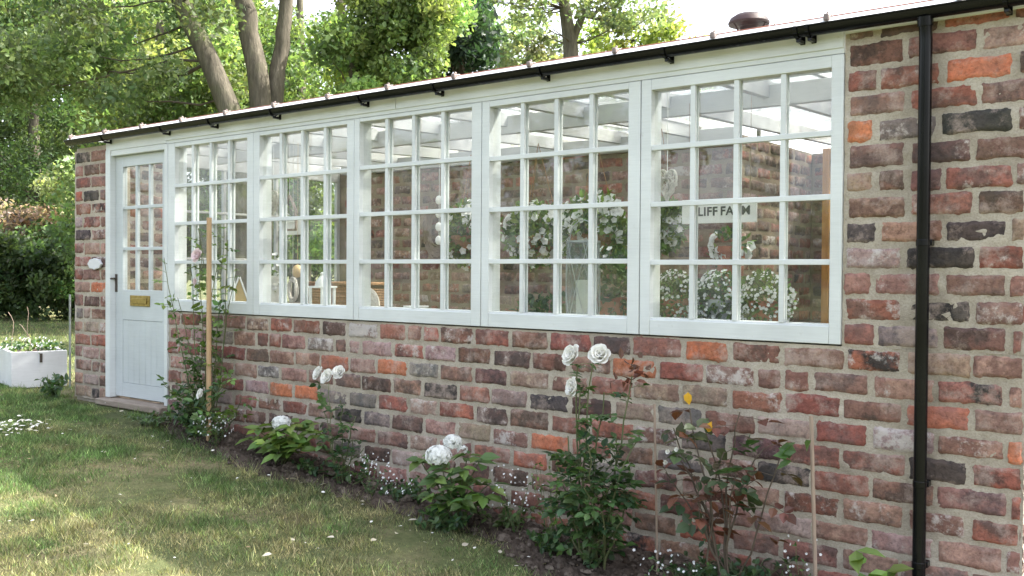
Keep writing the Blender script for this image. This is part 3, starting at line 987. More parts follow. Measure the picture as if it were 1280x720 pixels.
# --- white rose, slender, between the hydrangeas
base = gpt(430, 595, -.2)
tips = [at(x, y, Y) for x, y, Y in ((411, 478, -.22), (425, 500, -.2), (445, 520, -.16), (405, 515, -.24), (440, 550, -.2), (425, 560, -.26), (455, 560, -.2), (415, 575, -.3), (465, 585, -.25))]
rose_bush('rose_bush', 'slender rose bush with a cluster of three white blooms against the wall', base, tips, [DGR, DGR, GRN], 22, .070, rg, M_stem,
          blooms=[(at(401, 468, -.24), (-.4, -1, .6), .050, M_rose), (at(412, 473, -.27), (0, -1, .5), .054, M_rose), (at(425, 467, -.24), (.4, -1, .7), .046, M_rose)])

# --- large white rose
base = gpt(745, 695, -.3)
tips = [at(x, y, Y) for x, y, Y in ((742, 450, -.36), (722, 455, -.38), (725, 490, -.4), (755, 490, -.3), (790, 470, -.28), (710, 545, -.36), (735, 555, -.42), (770, 545, -.3), (700, 600, -.36), (730, 610, -.5), (765, 605, -.38), (790, 620, -.3), (745, 580, -.3), (715, 640, -.45), (780, 650, -.4), (752, 640, -.5), (690, 625, -.3), (800, 545, -.28))]
t = rose_bush('rose_bush', 'large dark green rose bush with three open white blooms near the middle of the wall', base, tips, [DGR, GRN, GRN, (.055, .10, .035)], 15, .080, rg, M_stem,
          blooms=[(at(718, 446, -.40), (-.3, -1, .5), .056, M_rose), (at(751, 446, -.38), (.35, -1, .6), .056, M_rose), (at(720, 485, -.44), (-.5, -1, .3), .050, M_rose)], stem_r=.006)
m = MB()
for i in range(26):
    P = at(785 + rg.normal(0, 14), 465 + rg.normal(0, 12), -.28 + rg.normal(0, .03)); leaf(m, P, rvec(rg) + [0, 0, .4], rvec(rg), .055, .03, RED, rg)
m2 = MB(); s2 = MB()
for i in range(85):
    d_ = rvec(rg); P = np.asarray(at(742, 612, -.36)) + d_ * np.array([.17, .12, .17]) * rg.uniform(.4, 1)
    rose_leaf(m2, s2, P, d_ * [1, 1, .5] + [0, -.35, .1], .075 * rg.uniform(.8, 1.3), [DGR, GRN, DGR, (.055, .10, .035)][rg.integers(4)], rg, 5)
m2.build('leaves', M_leaf, t, smooth=False); s2.build('leaf_stalks', M_stem, t)
put(m.build('young_leaves', M_leaf, t, smooth=False), 'young coppery red rose leaves')

# --- rose with reddish leaves
base = gpt(905, 735, -.28)
tips = [at(x, y, Y) for x, y, Y in ((842, 535, -.32), (862, 510, -.3), (880, 532, -.3), (850, 575, -.36), (925, 515, -.28), (905, 565, -.32), (975, 572, -.26), (955, 560, -.28), (870, 600, -.35), (920, 590, -.34), (832, 590, -.34))]
t = rose_bush('rose_bush', 'open rose bush with reddish leaves and one yellow leaf near the downpipe', base, tips, [DGR, RED, (.075, .06, .03), (.06, .08, .035), RED, (.05, .075, .035), RED, (.10, .05, .03)], 8, .105, rg, M_redstem, stem_r=.0055, low=.45)
m = MB()
for i in range(8): leaf(m, at(980 + rg.normal(0, 14), 570 + rg.normal(0, 9), -.3), rvec(rg) + [0, -.2, 0], np.array([0, -.7, .7]) + rg.normal(0, .3, 3), .07, .05, GRN, rg)
for i in range(7): leaf(m, at(870 + rg.normal(0, 14), 545 + rg.normal(0, 14), -.33), rvec(rg) + [0, -.2, 0], np.array([0, -.7, .7]) + rg.normal(0, .3, 3), .075, .055, (.06, .075, .035), rg)
m.build('leaves', M_leaf, t, smooth=False)
m = MB(); P = at(860, 490, -.34); V, Fs = tri_leaf(P, np.array([.1, -.1, -1.0]), np.array([0, -1.0, 0]), .055, .045); m.add(V, Fs)
put(m.build('yellow_leaf', M_yel, t, smooth=False), 'yellow rose leaf'); m = MB()
P = at(885, 540, -.36); V, Fs = tri_leaf(P, np.array([.3, -.2, .8]), np.array([0, -1.0, 0]), .05, .035); m.add(V, Fs)
put(m.build('yellow_leaf', M_yel, t, smooth=False), 'yellow rose leaf')
m = MB()
for i in range(3): rose(m, at((835, 846, 832)[i], (565, 562, 578)[i], -.4), np.array([.1, -1, .2]), .011, rg)
m.build('flower', M_rose, t, angle=180)

# --- thin canes
for (xt, yt, xb, yb, Y, r, lab) in ((1014, 520, 1022, 730, -.2, .0085, 'thin grey cane standing alone before the bricks beside the downpipe'), (818, 505, 823, 690, -.24, .0055, 'thin dark cane standing between two rose bushes')):
    a, b = at(xt, yt, Y), at(xb, yb, Y - .03)
    m = MB(); m.tube([(b[0], b[1], min(b[2], float(gz(b[0]))) - .08), a], r, 8)
    put(m.build('garden_cane', M_oldwood, None), lab, 'cane')

# --- small plants in the bed
def herb(name, label, cat, base, n, h, spread, L, col, rng, dots=0, dotsize=.006, group=None, wide=.6):
    t = thing(name, label, cat, base, group)
    st = MB(); fo = MB(); fl = MB()
    for i in range(n):
        an = rng.uniform(0, 6.28); r_ = spread * math.sqrt(rng.random())
        tip = np.asarray(base) + [r_ * math.cos(an), r_ * math.sin(an) * .6, h * rng.uniform(.5, 1.1)]
        c = curve(base, tip, [0, 0, .02], 5, rng, .004)
        st.tube(c, .0014, 4)
        for q in (1, 2, 3, 4):
            for _ in range(2):
                leaf(fo, c[q], rvec(rng) + [0, -.2, .2], np.array([0, -.3, 1]) + rng.normal(0, .4, 3), L * rng.uniform(.6, 1.2), L * wide, col[rng.integers(len(col))], rng)
    st.build('stems', M_stem, t); fo.build('leaves', M_leaf, t, smooth=False)
    if dots:
        for i in range(dots):
            an = rng.uniform(0, 6.28); r_ = spread * 1.1 * math.sqrt(rng.random())
            P = np.asarray(base) + [r_ * math.cos(an), r_ * math.sin(an) * .6, h * rng.uniform(.55, 1.2)]
            trumpet(fl, P, np.array([rng.normal(0, .5), -1, .5 + rng.normal(0, .4)]), dotsize * rng.uniform(.7, 1.3), rng)
        put(fl.build('blossom', M_pet, t, smooth=False), kind='stuff')
    return t

herb('seedling', 'young broad-leaved seedling at the foot of the wall beside the downpipe', 'seedling', gpt(1085, 745, -.24), 5, .31, .09, .105, [LGR, (.09, .16, .03)], rg, wide=.62)
herb('gypsophila', 'airy sprig of tiny white flowers between the hydrangea and the large rose', 'flowering plant', gpt(645, 640, -.18), 9, .30, .16, .018, [GRN], rg, 60, .0055)
herb('gypsophila', 'airy tuft of tiny white flowers at the foot of the slender white rose', 'flowering plant', gpt(462, 612, -.24), 12, .22, .14, .022, [DGR, GRN], rg, 45, .006)
herb('gypsophila', 'airy tuft of tiny white flowers left of the large round hydrangea', 'flowering plant', gpt(495, 622, -.22), 9, .14, .11, .02, [DGR, GRN], rg, 34, .006)
herb('gypsophila', 'airy tuft of tiny white flowers below the climbing rose by the door', 'flowering plant', gpt(268, 556, -.3), 10, .20, .16, .025, [DGR, GRN], rg, 60, .007)
herb('gypsophila', 'sprawling tuft of tiny white flowers under the reddish rose bush', 'flowering plant', gpt(850, 728, -.36), 12, .16, .2, .022, [DGR, GRN], rg, 28, .006)
herb('gypsophila', 'sprig of tiny white flowers beside the thin grey cane', 'flowering plant', gpt(1000, 745, -.2), 8, .26, .1, .018, [GRN], rg, 16, .006)
herb('low_weed', 'low leafy weed at the foot of the brick pier', 'weed', gpt(88, 492, .0) + [-.05, -.12, 0], 16, .16, .2, .06, [DGR, GRN], rg)
herb('low_weed', 'patch of low pale weeds in front of the door step', 'weed', gpt(185, 520, -.28), 22, .09, .3, .035, [(.09, .13, .06), GRN], rg)
herb('low_weed', 'low dark weed under the bushy hydrangea', 'weed', gpt(560, 655, -.36), 18, .12, .2, .05, [DGR, GRN], rg)
herb('low_weed', 'low dark weed at the foot of the large rose', 'weed', gpt(690, 668, -.3), 18, .14, .2, .045, [DGR, GRN], rg)
herb('low_weed', 'low dark weed below the thin dark cane', 'weed', gpt(890, 742, -.3), 20, .16, .26, .05, [DGR, (.04, .08, .03)], rg)
herb('feathery_plant', 'feathery yellow-green plant left of the large white rose', 'plant', gpt(690, 660, -.22), 14, .42, .14, .035, [LGR, YGR, GRN], rg, wide=.4)
herb('low_weed', 'low green weed between the two hydrangeas', 'weed', gpt(505, 622, -.16), 16, .13, .2, .045, [DGR, GRN], rg)
herb('low_weed', 'low pale weed at the wall foot right of the round hydrangea', 'weed', gpt(630, 650, -.14), 18, .13, .2, .04, [(.08, .11, .04), GRN], rg)
herb('low_weed', 'low weed beside the small flat-flowered hydrangea', 'weed', gpt(395, 585, -.22), 14, .12, .18, .04, [DGR, GRN], rg)
herb('low_weed', 'dark mossy weed at the wall foot behind the reddish rose bush', 'weed', gpt(940, 745, -.12), 22, .16, .3, .04, [DGR, (.05, .08, .03)], rg)
herb('low_weed', 'low shady weed under the climbing rose', 'weed', gpt(245, 540, -.24), 42, .36, .26, .062, [DGR, GRN], rg)

# ------------------------------------------------------------------ ground
def axis(lo, hi, a, b, step):
    mid = np.arange(a, b + 1e-6, step)
    left = a - np.geomspace(step, a - lo, 26)[::-1]; right = b + np.geomspace(step, hi - b, 26)
    return np.concatenate([left, mid, right])
xs_ = axis(-260, 200, -13, 1.5, .07); ys_ = axis(-200, 260, -5, 1, .07)
X, Y = np.meshgrid(xs_, ys_)
Z = gz(X) + .012 * np.sin(X * 3.1 + Y * 1.7) * np.sin(Y * 2.3 - X * .8) * np.exp(-((X + 5) ** 2 + Y ** 2) / 90)
inside = (X > XL) & (X < XE) & (Y > .02) & (Y < 4.3)
Z = np.where(inside, np.minimum(Z, -.05), Z)
idx = np.arange(X.size).reshape(X.shape)
fs = np.stack([idx[:-1, :-1], idx[:-1, 1:], idx[1:, 1:], idx[1:, :-1]], -1).reshape(-1, 4)
m = MB(); m.add(np.stack([X, Y, Z], -1).reshape(-1, 3), fs.tolist())
put(m.build('lawn', M_lawn, None, angle=180), kind='structure')

def bed_edge(x):
    return -.33 - .05 * np.sin(x * 2.3) - .03 * np.sin(x * 5.1 + 1) - .26 * sstep(-3.2, -2.2, x) + .14 * sstep(-5.6, -6.25, x)
nx, ny = 420, 40
xx = np.linspace(-6.3, .4, nx)
V = []
for i, x_ in enumerate(xx):
    e = float(bed_edge(x_))
    for j in range(ny):
        s_ = j / (ny - 1)
        y_ = -.004 + (e - .05) * s_ + .004
        hgt = .05 * (1 - s_ ** 3) - .02 * s_ ** 8
        V.append((x_, y_, float(gz(x_)) + hgt))
V = np.array(V); V[:, 2] += RNG.normal(0, .009, len(V)); V[:, 1] += RNG.normal(0, .004, len(V)) * (V[:, 1] < -.05)
idx = np.arange(nx * ny).reshape(nx, ny)
fs = np.stack([idx[:-1, :-1], idx[:-1, 1:], idx[1:, 1:], idx[1:, :-1]], -1).reshape(-1, 4)
m = MB(); m.add(V, fs.tolist()); put(m.build('flower_bed', M_soil, None, angle=180), kind='structure')
m = MB(); rc = np.random.default_rng(8)
for i in range(1500):
    x_ = rc.uniform(-6.2, .2); s_ = rc.random(); e = float(bed_edge(x_)) + rc.normal(0, .03)
    r_ = rc.gamma(2, .004) + .003
    m.ball((x_, e * s_ - .01, float(gz(x_)) + .05 * (1 - s_ ** 3) + r_ * .3), (r_ * rc.uniform(.8, 1.5), r_, r_ * .75), 6, 4, noise=.25)
put(m.build('soil_clods', M_clod, None, smooth=False), 'loose crumbs of dry soil lying on the flower bed', 'soil', kind='stuff')

# grass blades
def fbm(x, y, f, seed):
    r = np.random.default_rng(seed); o = 0
    for k in range(9):
        a = r.uniform(0, 6.28); ff = f * r.uniform(.6, 1.9)
        o = o + np.sin((x * math.cos(a) + y * math.sin(a)) * ff + r.uniform(0, 6.28) + 1.5 * np.sin((x * math.sin(a) - y * math.cos(a)) * ff * .7))
    return o / 3
def grass(n, xr, yr, hmin, hmax, w, rng, keep):
    x = rng.uniform(*xr, n); y = rng.uniform(*yr, n)
    k = keep(x, y, rng); x, y = x[k], y[k]; n = len(x)
    h = rng.uniform(hmin, hmax, n) * np.clip(1 + .38 * fbm(x, y, 9, 2) + .2 * fbm(x, y, 30, 6), .35, 2.2)
    an = rng.uniform(0, 6.28, n); ln = rng.uniform(.2, 1.1, n) * h; la = rng.uniform(0, 6.28, n)
    z = gz(x) - .004
    B1 = np.stack([x + w * np.cos(an), y + w * np.sin(an), z], -1); B2 = np.stack([x - w * np.cos(an), y - w * np.sin(an), z], -1)
    T_ = np.stack([x + ln * np.cos(la), y + ln * np.sin(la), z + h], -1)
    P = np.stack([B1, B2, T_], 1).reshape(-1, 3)
    dn = fbm(x, y, 1.3, 5) * .32 + fbm(x, y, 6.0, 9) * .34 + fbm(x, y, 17.0, 12) * .25 + .05
    dry = np.clip(.14 + dn * .62 + rng.normal(0, .22, n), 0, 1)[:, None]
    c = np.array([.088, .146, .052]) * (1 - dry) + np.array([.31, .265, .16]) * dry
    c = c * np.exp(rng.normal(0, .45, n) + .20 * fbm(x, y, 14, 3) + .12 * fbm(x, y, 40, 4))[:, None]
    return P, np.repeat(c, 3, 0)
rgs = np.random.default_rng(4)
def keepf(x, y, r): return (y < bed_edge(x) + r.normal(0, .035, len(x))) | (x < -6.1) & (y < -.14) | (x < XL - .03)
P1, C1 = grass(280000, (-9.5, -2.0), (-2.9, .0), .012, .034, .0026, rgs, keepf)
P3, C3 = grass(5000, (-9.0, -2.0), (-2.9, .0), .035, .075, .0022, np.random.default_rng(6), keepf)
P4, C4 = grass(16000, (-6.6, -2.0), (-.9, -.1), .03, .075, .0022, np.random.default_rng(7), lambda x, y, r: np.abs(y - bed_edge(x)) < np.abs(r.normal(0, .05, len(x))))
P2, C2 = grass(60000, (-22, -7.7), (-1.6, 7.5), .02, .06, .004, rgs, keepf)
put(fast_mesh('grass', np.concatenate([P1, P2, P3, P4]), 3, M_grass, None, np.concatenate([C1, C2, C3, C4])), 'short patchy green and straw-coloured grass on the lawn', 'grass', kind='stuff')

# fallen petals and leaves
def litter_leaf(P, L, rng, flat=.3):
    d = np.array([math.cos(a_ := rng.uniform(0, 6.28)), math.sin(a_), rng.normal(0, .12)])
    return tri_leaf(np.asarray(P), d, np.array([rng.normal(0, flat), rng.normal(0, flat), 1]), L, L * .6, rng.uniform(-.25, .25))
rl = np.random.default_rng(31)
m = MB()
def grd(px, py):
    d = ray(px, py); z_ = 0.0
    for _ in range(6):
        t_ = (z_ - CAM[2]) / d[2]; p = CAM + d * t_; z_ = float(gz(p[0]))
    return p
for i in range(240):
    q = rl.random()
    if q < .30: x_, y_ = rl.normal(22, 22), 538 + rl.normal(0, 5)
    elif q < .5: x_, y_ = rl.uniform(30, 330), rl.uniform(505, 590)
    elif q < .8:
        x_ = rl.uniform(330, 800); y_ = 575 + (x_ - 330) * .37 + rl.normal(0, 16)
    else: x_, y_ = rl.uniform(0, 640), rl.uniform(540, 715)
    p = grd(x_, y_) + [0, 0, .03]
    V, Fs = litter_leaf(p, rl.uniform(.024, .045) if q < .30 else rl.uniform(.012, .032), rl)
    col = (.72, .70, .66) if (q < .30 or rl.random() < .55) else ((.30, .22, .13) if rl.random() < .5 else (.35, .32, .22))
    m.add(V, Fs, 0, tint=np.array(col) * rl.uniform(.8, 1.1))
put(m.build('fallen_petals', M_litter, None, smooth=False), 'scattered white petals and crumbs of dry leaf on the grass', 'petals', kind='stuff')
for (x_, y_, L) in ((340, 701, .045), (408, 611, .045), (362, 605, .05), (510, 658, .05), (577, 690, .045), (470, 682, .045), (306, 619, .04), (418, 680, .045), (496, 674, .04), (368, 682, .035), (150, 520, .05), (228, 545, .04), (308, 603, .04), (625, 700, .04)):
    p = grd(x_, y_) + [0, 0, .032]
    m = MB(); V, Fs = litter_leaf(p, L, rl, .5); m.add(V, Fs, 0, tint=np.array((.52, .47, .38)) * rl.uniform(.8, 1.2))
    put(m.build('fallen_leaf', M_litter, None, smooth=False), 'pale curled fallen leaf lying on the lawn', 'leaf', 'pale fallen leaves on the lawn')

# ------------------------------------------------------------------ white trough at the left end
c0 = np.array([-8.95, .02, .01]); 
t = thing('garden_trough', 'long white painted trough of plants on the lawn left of the building', 'trough', (-8.9, .3, 0))
# corner nearest the camera at photo (42, 487)
p_c = np.array([*grd(14, 486)[:2], 0]); p_r = np.array([*grd(84, 482)[:2], 0]); 
uR = (p_r - p_c); uR /= np.linalg.norm(uR); uL = np.array([-uR[1], uR[0], 0]); uL = -uL if uL[1] < 0 else uL
lenR = np.linalg.norm(p_r - p_c)
def tpt(a, b, z): return p_c + uR * a + uL * b + np.array([0, 0, z])
m = MB(); H = .32; LL = .8
uLw = np.array([*grd(0, 478.5)[:2], 0]) - p_c; uLw /= np.linalg.norm(uLw)
def tpt(a, b, z): return p_c + uR * a + uLw * b + np.array([0, 0, z])
def panel(m, a0, a1, b0, b1, z0, z1):
    v = [tpt(a0, b0, z0), tpt(a1, b0, z0), tpt(a1, b1, z0), tpt(a0, b1, z0), tpt(a0, b0, z1), tpt(a1, b0, z1), tpt(a1, b1, z1), tpt(a0, b1, z1)]
    m.add(v, [(0, 3, 2, 1), (4, 5, 6, 7), (0, 1, 5, 4), (1, 2, 6, 5), (2, 3, 7, 6), (3, 0, 4, 7)])
panel(m, 0, lenR, 0, .025, .0, H); panel(m, 0, lenR, LL - .025, LL, .0, H); panel(m, 0, .025, .0255, LL - .0255, .0, H); panel(m, lenR - .025, lenR, .0255, LL - .0255, .0, H)
m.build('box', M_trough, t, bevel=.004)
m = MB(); panel(m, .026, lenR - .026, .026, LL - .026, H - .08, H - .03); m.build('soil', M_soil, t)
m = MB()
for q in (.5,): panel(m, lenR * q, lenR * q + .022, -.008, -.001, H - .10, H - .02)
m.build('bracket', M_iron, t)
ct = tpt(lenR * .5, LL * .5, H - .03)
tp = thing('trough_plant', 'small-leaved trailing plant with tiny white flowers filling the white trough', 'plant', ct)
fo = MB(); fl = MB(); stm = MB()
for i in range(260):
    P = tpt(lenR * rg.uniform(.02, .98), LL * rg.uniform(.02, .98), H + rg.uniform(-.02, .07)); leaf(fo, P, rvec(rg), np.array([0, 0, 1]) + rg.normal(0, .5, 3), .045, .03, [GRN, DGR, LGR][rg.integers(3)], rg)
for i in range(60): trumpet(fl, tpt(lenR * rg.uniform(0, 1), LL * rg.uniform(0, 1), H + rg.uniform(.02, .09)), np.array([.3, -1, .6]), .010, rg)
for k in range(3):
    b_ = tpt(lenR * rg.uniform(.1, .5), LL * rg.uniform(.3, .9), H - .02); c = curve(b_, b_ + [rg.uniform(-.25, .1), 0, rg.uniform(.2, .42)], [.05, 0, .05], 6, rg, .01); stm.tube(c, .0025, 5)
fo.build('leaves', M_leaf, tp, smooth=False); put(fl.build('blossom', M_pet, tp, smooth=False), kind='stuff'); stm.build('dry_stems', M_oldwood, tp)
p = grd(82, 484)
m = MB(); q_ = at(81, 368, p[1]); m.tube([(p[0], p[1] + .04, -.1), (p[0], p[1] + .04, q_[2])], .009, 8)
put(m.build('metal_rod', M_zinc, None), 'thin grey metal rod standing between the white trough and the brick pier', 'rod')

# ------------------------------------------------------------------ things inside, seen through the glass
def cord(m, p, top, r=.0018): m.tube([p, (p[0], p[1], top)], r, 5)

# name board
a, b = at(853, 253, 1.0), at(946, 277.5, 1.0)
t = thing('name_board', 'white name board lettered CLIFF FARM hanging inside the end window', 'sign', (a[0], 1.0, b[2]))
m = MB(); m.box(a[0], b[0], .995, 1.007, b[2], a[2] + .012); m.build('board', M_white, t, bevel=.002)
for word, fx in (('CLIFF', .30), ('FARM', .725)):
    cu = bpy.data.curves.new('lettering', 'FONT'); cu.body = word; cu.size = .069; cu.extrude = .0012; cu.align_x = 'CENTER'; cu.align_y = 'CENTER'; cu.space_character = 1.08; cu.offset = .0016
    tmp = bpy.data.objects.new('word', cu); COL.objects.link(tmp)
    bpy.context.view_layer.update()
    me = bpy.data.meshes.new_from_object(tmp.evaluated_get(bpy.context.evaluated_depsgraph_get()))
    bpy.data.objects.remove(tmp)
    o = bpy.data.objects.new('lettering', me); COL.objects.link(o); me.materials.clear(); me.materials.append(M_letter)
    o.parent = t; o.rotation_euler = (math.pi / 2, 0, 0); o.location = ((b[0] - a[0]) * fx, -.0068, (a[2] + .012 - b[2]) / 2 - .004)
m = MB()
for xx in (a[0] + .04, b[0] - .04):
    m = MB(); cord(m, (xx, 1.001, a[2] + .01), 2.03); m.build('hanging_cord', M_oldwood, t)

def heart_pts(c, w, h, n=40):
    o = []
    for k in range(n + 1):
        s = 2 * math.pi * k / n
        x = 16 * math.sin(s) ** 3; z = 13 * math.cos(s) - 5 * math.cos(2 * s) - 2 * math.cos(3 * s) - math.cos(4 * s)
        o.append((c[0] + x / 17 * w, c[1], c[2] + z / 17 * h))
    return o
def wicker_heart(label, c, w, h, mt, rng, top=2.02, group=None):
    t = thing('wicker_heart', label, 'heart ornament', c)
    m = MB(); pts = np.array(heart_pts(c, w, h))
    m.tube(pts, .007, 6)
    for k in range(16):
        i, j = rng.integers(0, 40, 2); p0, p1 = pts[i], pts[j]
        m.tube(curve(p0, p1, [0, rng.uniform(-.02, .02), rng.normal(0, .01)], 5, rng, .004), .0035, 5)
    for k in range(60):
        i = rng.integers(0, 40); s_ = rng.uniform(.2, .95); p0 = np.array(c) + (pts[i] - c) * s_; p1 = np.array(c) + (pts[(i + rng.integers(3, 9)) % 40] - c) * s_
        m.tube(curve(p0, p1, [0, rng.uniform(-.025, .01), 0], 4, rng, .003), .0035, 4)
    m.build('woven_twigs', mt, t)
    m = MB(); cord(m, (c[0], c[1], c[2] + h * .5), top); m.build('hanging_cord', M_white, t)
wicker_heart('whitewashed wicker heart hanging at the left of the end window', at(834, 229, .34), .055, .095, M_palewick, rg)
wicker_heart('small pale wicker heart hanging in the second window from the door', at(342, 252, .4), .05, .10, M_palewick, rg)
# twiggy wreath on the back wall
c = at(548, 292, YB - .05)
t = thing('twig_wreath', 'tall pale twig wreath hanging on the back brick wall in the middle window', 'wreath', c)
m = MB()
for k in range(46):
    s0 = rg.uniform(.55, 1.15)
    pts = [(c[0] + s0 * .16 * math.sin(s), c[1] - rg.uniform(0, .03), c[2] + s0 * .24 * math.cos(s) + .02) for s in np.linspace(rg.uniform(0, 6), rg.uniform(6, 11), 12)]
    m.tube(pts, .0042, 4)
m.build('twigs', M_oldwood, t)
# white garland
c = at(549, 250, 1.5)
t = thing('hanging_garland', 'string of white shapes hanging in the middle window', 'garland', (c[0], c[1], c[2] - .4))
m = MB(); cord(m, (c[0], c[1], c[2] - .32), 2.02); m.build('cord', M_white, t)
for k in range(4):
    m = MB(); m.ball((c[0], c[1] - .005, c[2] - .09 * k * 1.15), (.03, .018, .035), 12, 8); m.build('white_shape', M_white, t)

# glass lantern with candle on the windowsill
cl = np.array([at(729, 395, .24)[0], .235, .79])
t = thing('candle_lantern', 'grey metal and glass lantern with a thick cream candle behind the fourth window', 'lantern', cl)
HL = at(729, 301, .24)[2] - .79
R_ = .088
m = MB(); m.lathe([(R_ + .004, 0), (R_ + .004, .012), (R_, .015)], cl, 28); m.lathe([(R_, HL - .012), (R_ + .004, HL - .01), (R_ + .004, HL), (R_, HL)], cl, 28)
for k in range(6):
    a0 = k * math.pi / 3 + .2
    for sg in (-1, 1):
        pts = [(cl[0] + (R_ + .002) * math.cos(a0 + sg * s * 1.2), cl[1] + (R_ + .002) * math.sin(a0 + sg * s * 1.2), cl[2] + .01 + s * (HL - .02)) for s in np.linspace(0, 1, 9)]
        m.tube(pts, .003, 5)
hp = [(cl[0] + R_ * math.cos(s), cl[1], cl[2] + HL + .11 * math.sin(s)) for s in np.linspace(0, math.pi, 14)]
m.tube(hp, .003, 6)
m.build('frame', M_zinc, t)
m = MB(); n = 28
m.lathe([(R_ - .004, .015), (R_ - .004, HL - .005)], cl, n); m.Fc = [f for f in m.Fc if len(f) == 4]; m.M = m.M[:len(m.Fc)]; m.build('glass_cylinder', glass_mat('lantern_glass', .16, tint=(.72, .76, .78)), t)
m = MB(); hc = at(724, 350, .24)[2] - .79
m.lathe([(.036, .013), (.036, hc - .004), (.033, hc), (.01, hc - .004), (0, hc - .004)], cl, 24); cd = m.build('candle', M_cream, t)

def flower_mass(name, label, cat, c, rad, nleaf, nflow, fsize, lsize, rng, pot=None, cords=None, shape=None, cols=(GRN, DGR, LGR)):
    t = thing(name, label, cat, c)
    fo = MB(); fl = MB()
    rad = np.asarray(rad)
    for i in range(nleaf):
        d = rvec(rng); P = np.asarray(c) + d * rad * rng.uniform(.2, 1) ** .5
        leaf(fo, P, d + rng.normal(0, .5, 3), d + rng.normal(0, .6, 3), lsize * rng.uniform(.6, 1.3), lsize * .6, cols[rng.integers(len(cols))], rng)
    cl_ = [rvec(rng) for _ in range(max(6, nflow // 9))]
    for i in range(nflow):
        d = cl_[rng.integers(len(cl_))] + rng.normal(0, .30, 3); d /= np.linalg.norm(d)
        d[1] = -abs(d[1]) if rng.random() < .75 else d[1]
        P = np.asarray(c) + d * rad * rng.uniform(.92, 1.12)
        trumpet(fl, P, d + [0, -.6, .15] + rng.normal(0, .25, 3), fsize * rng.uniform(.7, 1.2), rng)
    fo.build('leaves', M_leaf, t, smooth=False)
    o = fl.build('blossom', M_pet, t, smooth=False); put(o, kind='stuff')
    if pot:
        r0, r1, zb, mt = pot
        m = MB(); h = c[2] - zb
        m.lathe([(r0, -h), (r1, -.03), (r1 + .008, -.03), (r1 + .008, .0), (r1 - .01, .0)], c, 24); m.build('pot', mt, t)
    if cords:
        m = MB()
        for k in range(3):
            an = k * 2.1 + .4; m.tube([(c[0] + rad[0] * .7 * math.cos(an), c[1] + rad[1] * .7 * math.sin(an), c[2]), (c[0], c[1], cords)], .0025, 5)
        m.lathe([(.02, -rad[2] * .75), (rad[0] * .55, -rad[2] * .5), (rad[0] * .7, -.02)], c, 16)
        m.build('basket', M_wicker, t)
    return t

# pots of tiny white flowers on the sill of the end window
for (x_, lab, mt) in ((846, 'terracotta pot of tiny white flowers at the left of the end window', M_terra), (900, 'pot crowded with tiny white flowers in the middle of the end window', M_zinc), (958, 'pot of tiny white flowers nearest the orange post in the end window', M_terra)):
    c = at(x_, 378, .30); c[2] = .92
    flower_mass('flowering_pot_plant', lab, 'pot plant', c, (.135, .11, .135), 760, 260, .0085, .032, rg, (.06, .075, .79, mt))
c = at(905, 300, .42); 
flower_mass('petunia', 'spray of larger white petunias rising above the tiny flowers in the end window', 'petunia', np.array([c[0], .5, c[2] - .03]), (.11, .08, .10), 110, 26, .026, .045, rg, (.05, .07, .79, M_terra))
# hanging baskets
for (x_, y_, Yb, rad, nf, lab) in ((588, 292, 1.95, (.26, .2, .26), 80, 'hanging basket of white petunias showing between the third and fourth windows'),
                                  (672, 292, 1.7, (.26, .2, .23), 120, 'hanging basket of white petunias left of the candle lantern'),
                                  (742, 290, 1.5, (.25, .2, .26), 110, 'hanging basket of white petunias above and behind the candle lantern'),
                                  (826, 282, 1.6, (.14, .14, .16), 34, 'small hanging basket of white petunias behind the wicker heart')):
    c = at(x_, y_, Yb)
    flower_mass('hanging_basket', lab, 'hanging basket', c, rad, 900, int(nf * 1.25), .028, .062, rg, None, 2.0, cols=(GRN, LGR, YGR))
c = at(765, 372, 1.2)
flower_mass('leafy_pot_plant', 'dark leafy plant with few white flowers below the basket in the fourth window', 'pot plant', c, (.26, .16, .32), 800, 14, .02, .06, rg, (.1, .14, .04, M_terra), cols=(DGR, DGR, GRN))
c = at(690, 398, 1.1)
flower_mass('leafy_pot_plant', 'low green plant in a pot on the floor behind the fourth window', 'pot plant', c + [0, 0, -.08], (.3, .2, .26), 620, 0, .025, .06, rg, (.1, .14, .04, M_terra), cols=(DGR, GRN))
c = at(104 + 240, 345, 1.9)
flower_mass('leafy_pot_plant', 'plant with a few white flowers at the left of the second window', 'pot plant', c, (.12, .1, .2), 120, 14, .03, .05, rg, (.07, .09, .5, M_white))

# wicker settee back, rope skein, white lantern, cream house, dish, cushion
a, b = at(382, 352, 1.35), at(418, 395, 1.35)
t = thing('wicker_hamper', 'brown wicker hamper standing behind the second window', 'hamper', ((a[0] + b[0]) / 2, 1.55, .04))
m = MB(); 
for k in range(44):
    z = .04 + (a[2] - .08) * k / 43
    m.tube([(a[0], 1.35, z), (b[0] + .2, 1.35, z), (b[0] + .2, 1.8, z), (a[0], 1.8, z), (a[0], 1.35, z)], .012 + .004 * (k % 2), 6)
m.box(a[0], b[0] + .2, 1.36, 1.8, .04, a[2] - .05); m.build('basket', M_wicker, t)
m = MB(); m.box(a[0] - .02, b[0] + .22, 1.33, 1.82, a[2] - .03, a[2] + .0); m.build('lid', M_wicker, t, bevel=.01)
c = at(366, 362, .6)
m = MB()
for k in range(14):
    s0 = rg.uniform(.7, 1.1); ph = rg.uniform(0, 6)
    m.tube([(c[0] + s0 * .045 * math.sin(s + ph * 0), c[1] + .01 * math.sin(s * 2 + ph), c[2] + s0 * .085 * math.cos(s)) for s in np.linspace(0, 6.28, 18)], .0045, 5)
m.tube([(c[0], c[1], c[2] + .09), (c[0], c[1], 2.02)], .002, 4)
put(m.build('rope_skein', M_palewick, None), 'pale looped skein of rope hanging in the second window', 'rope skein')
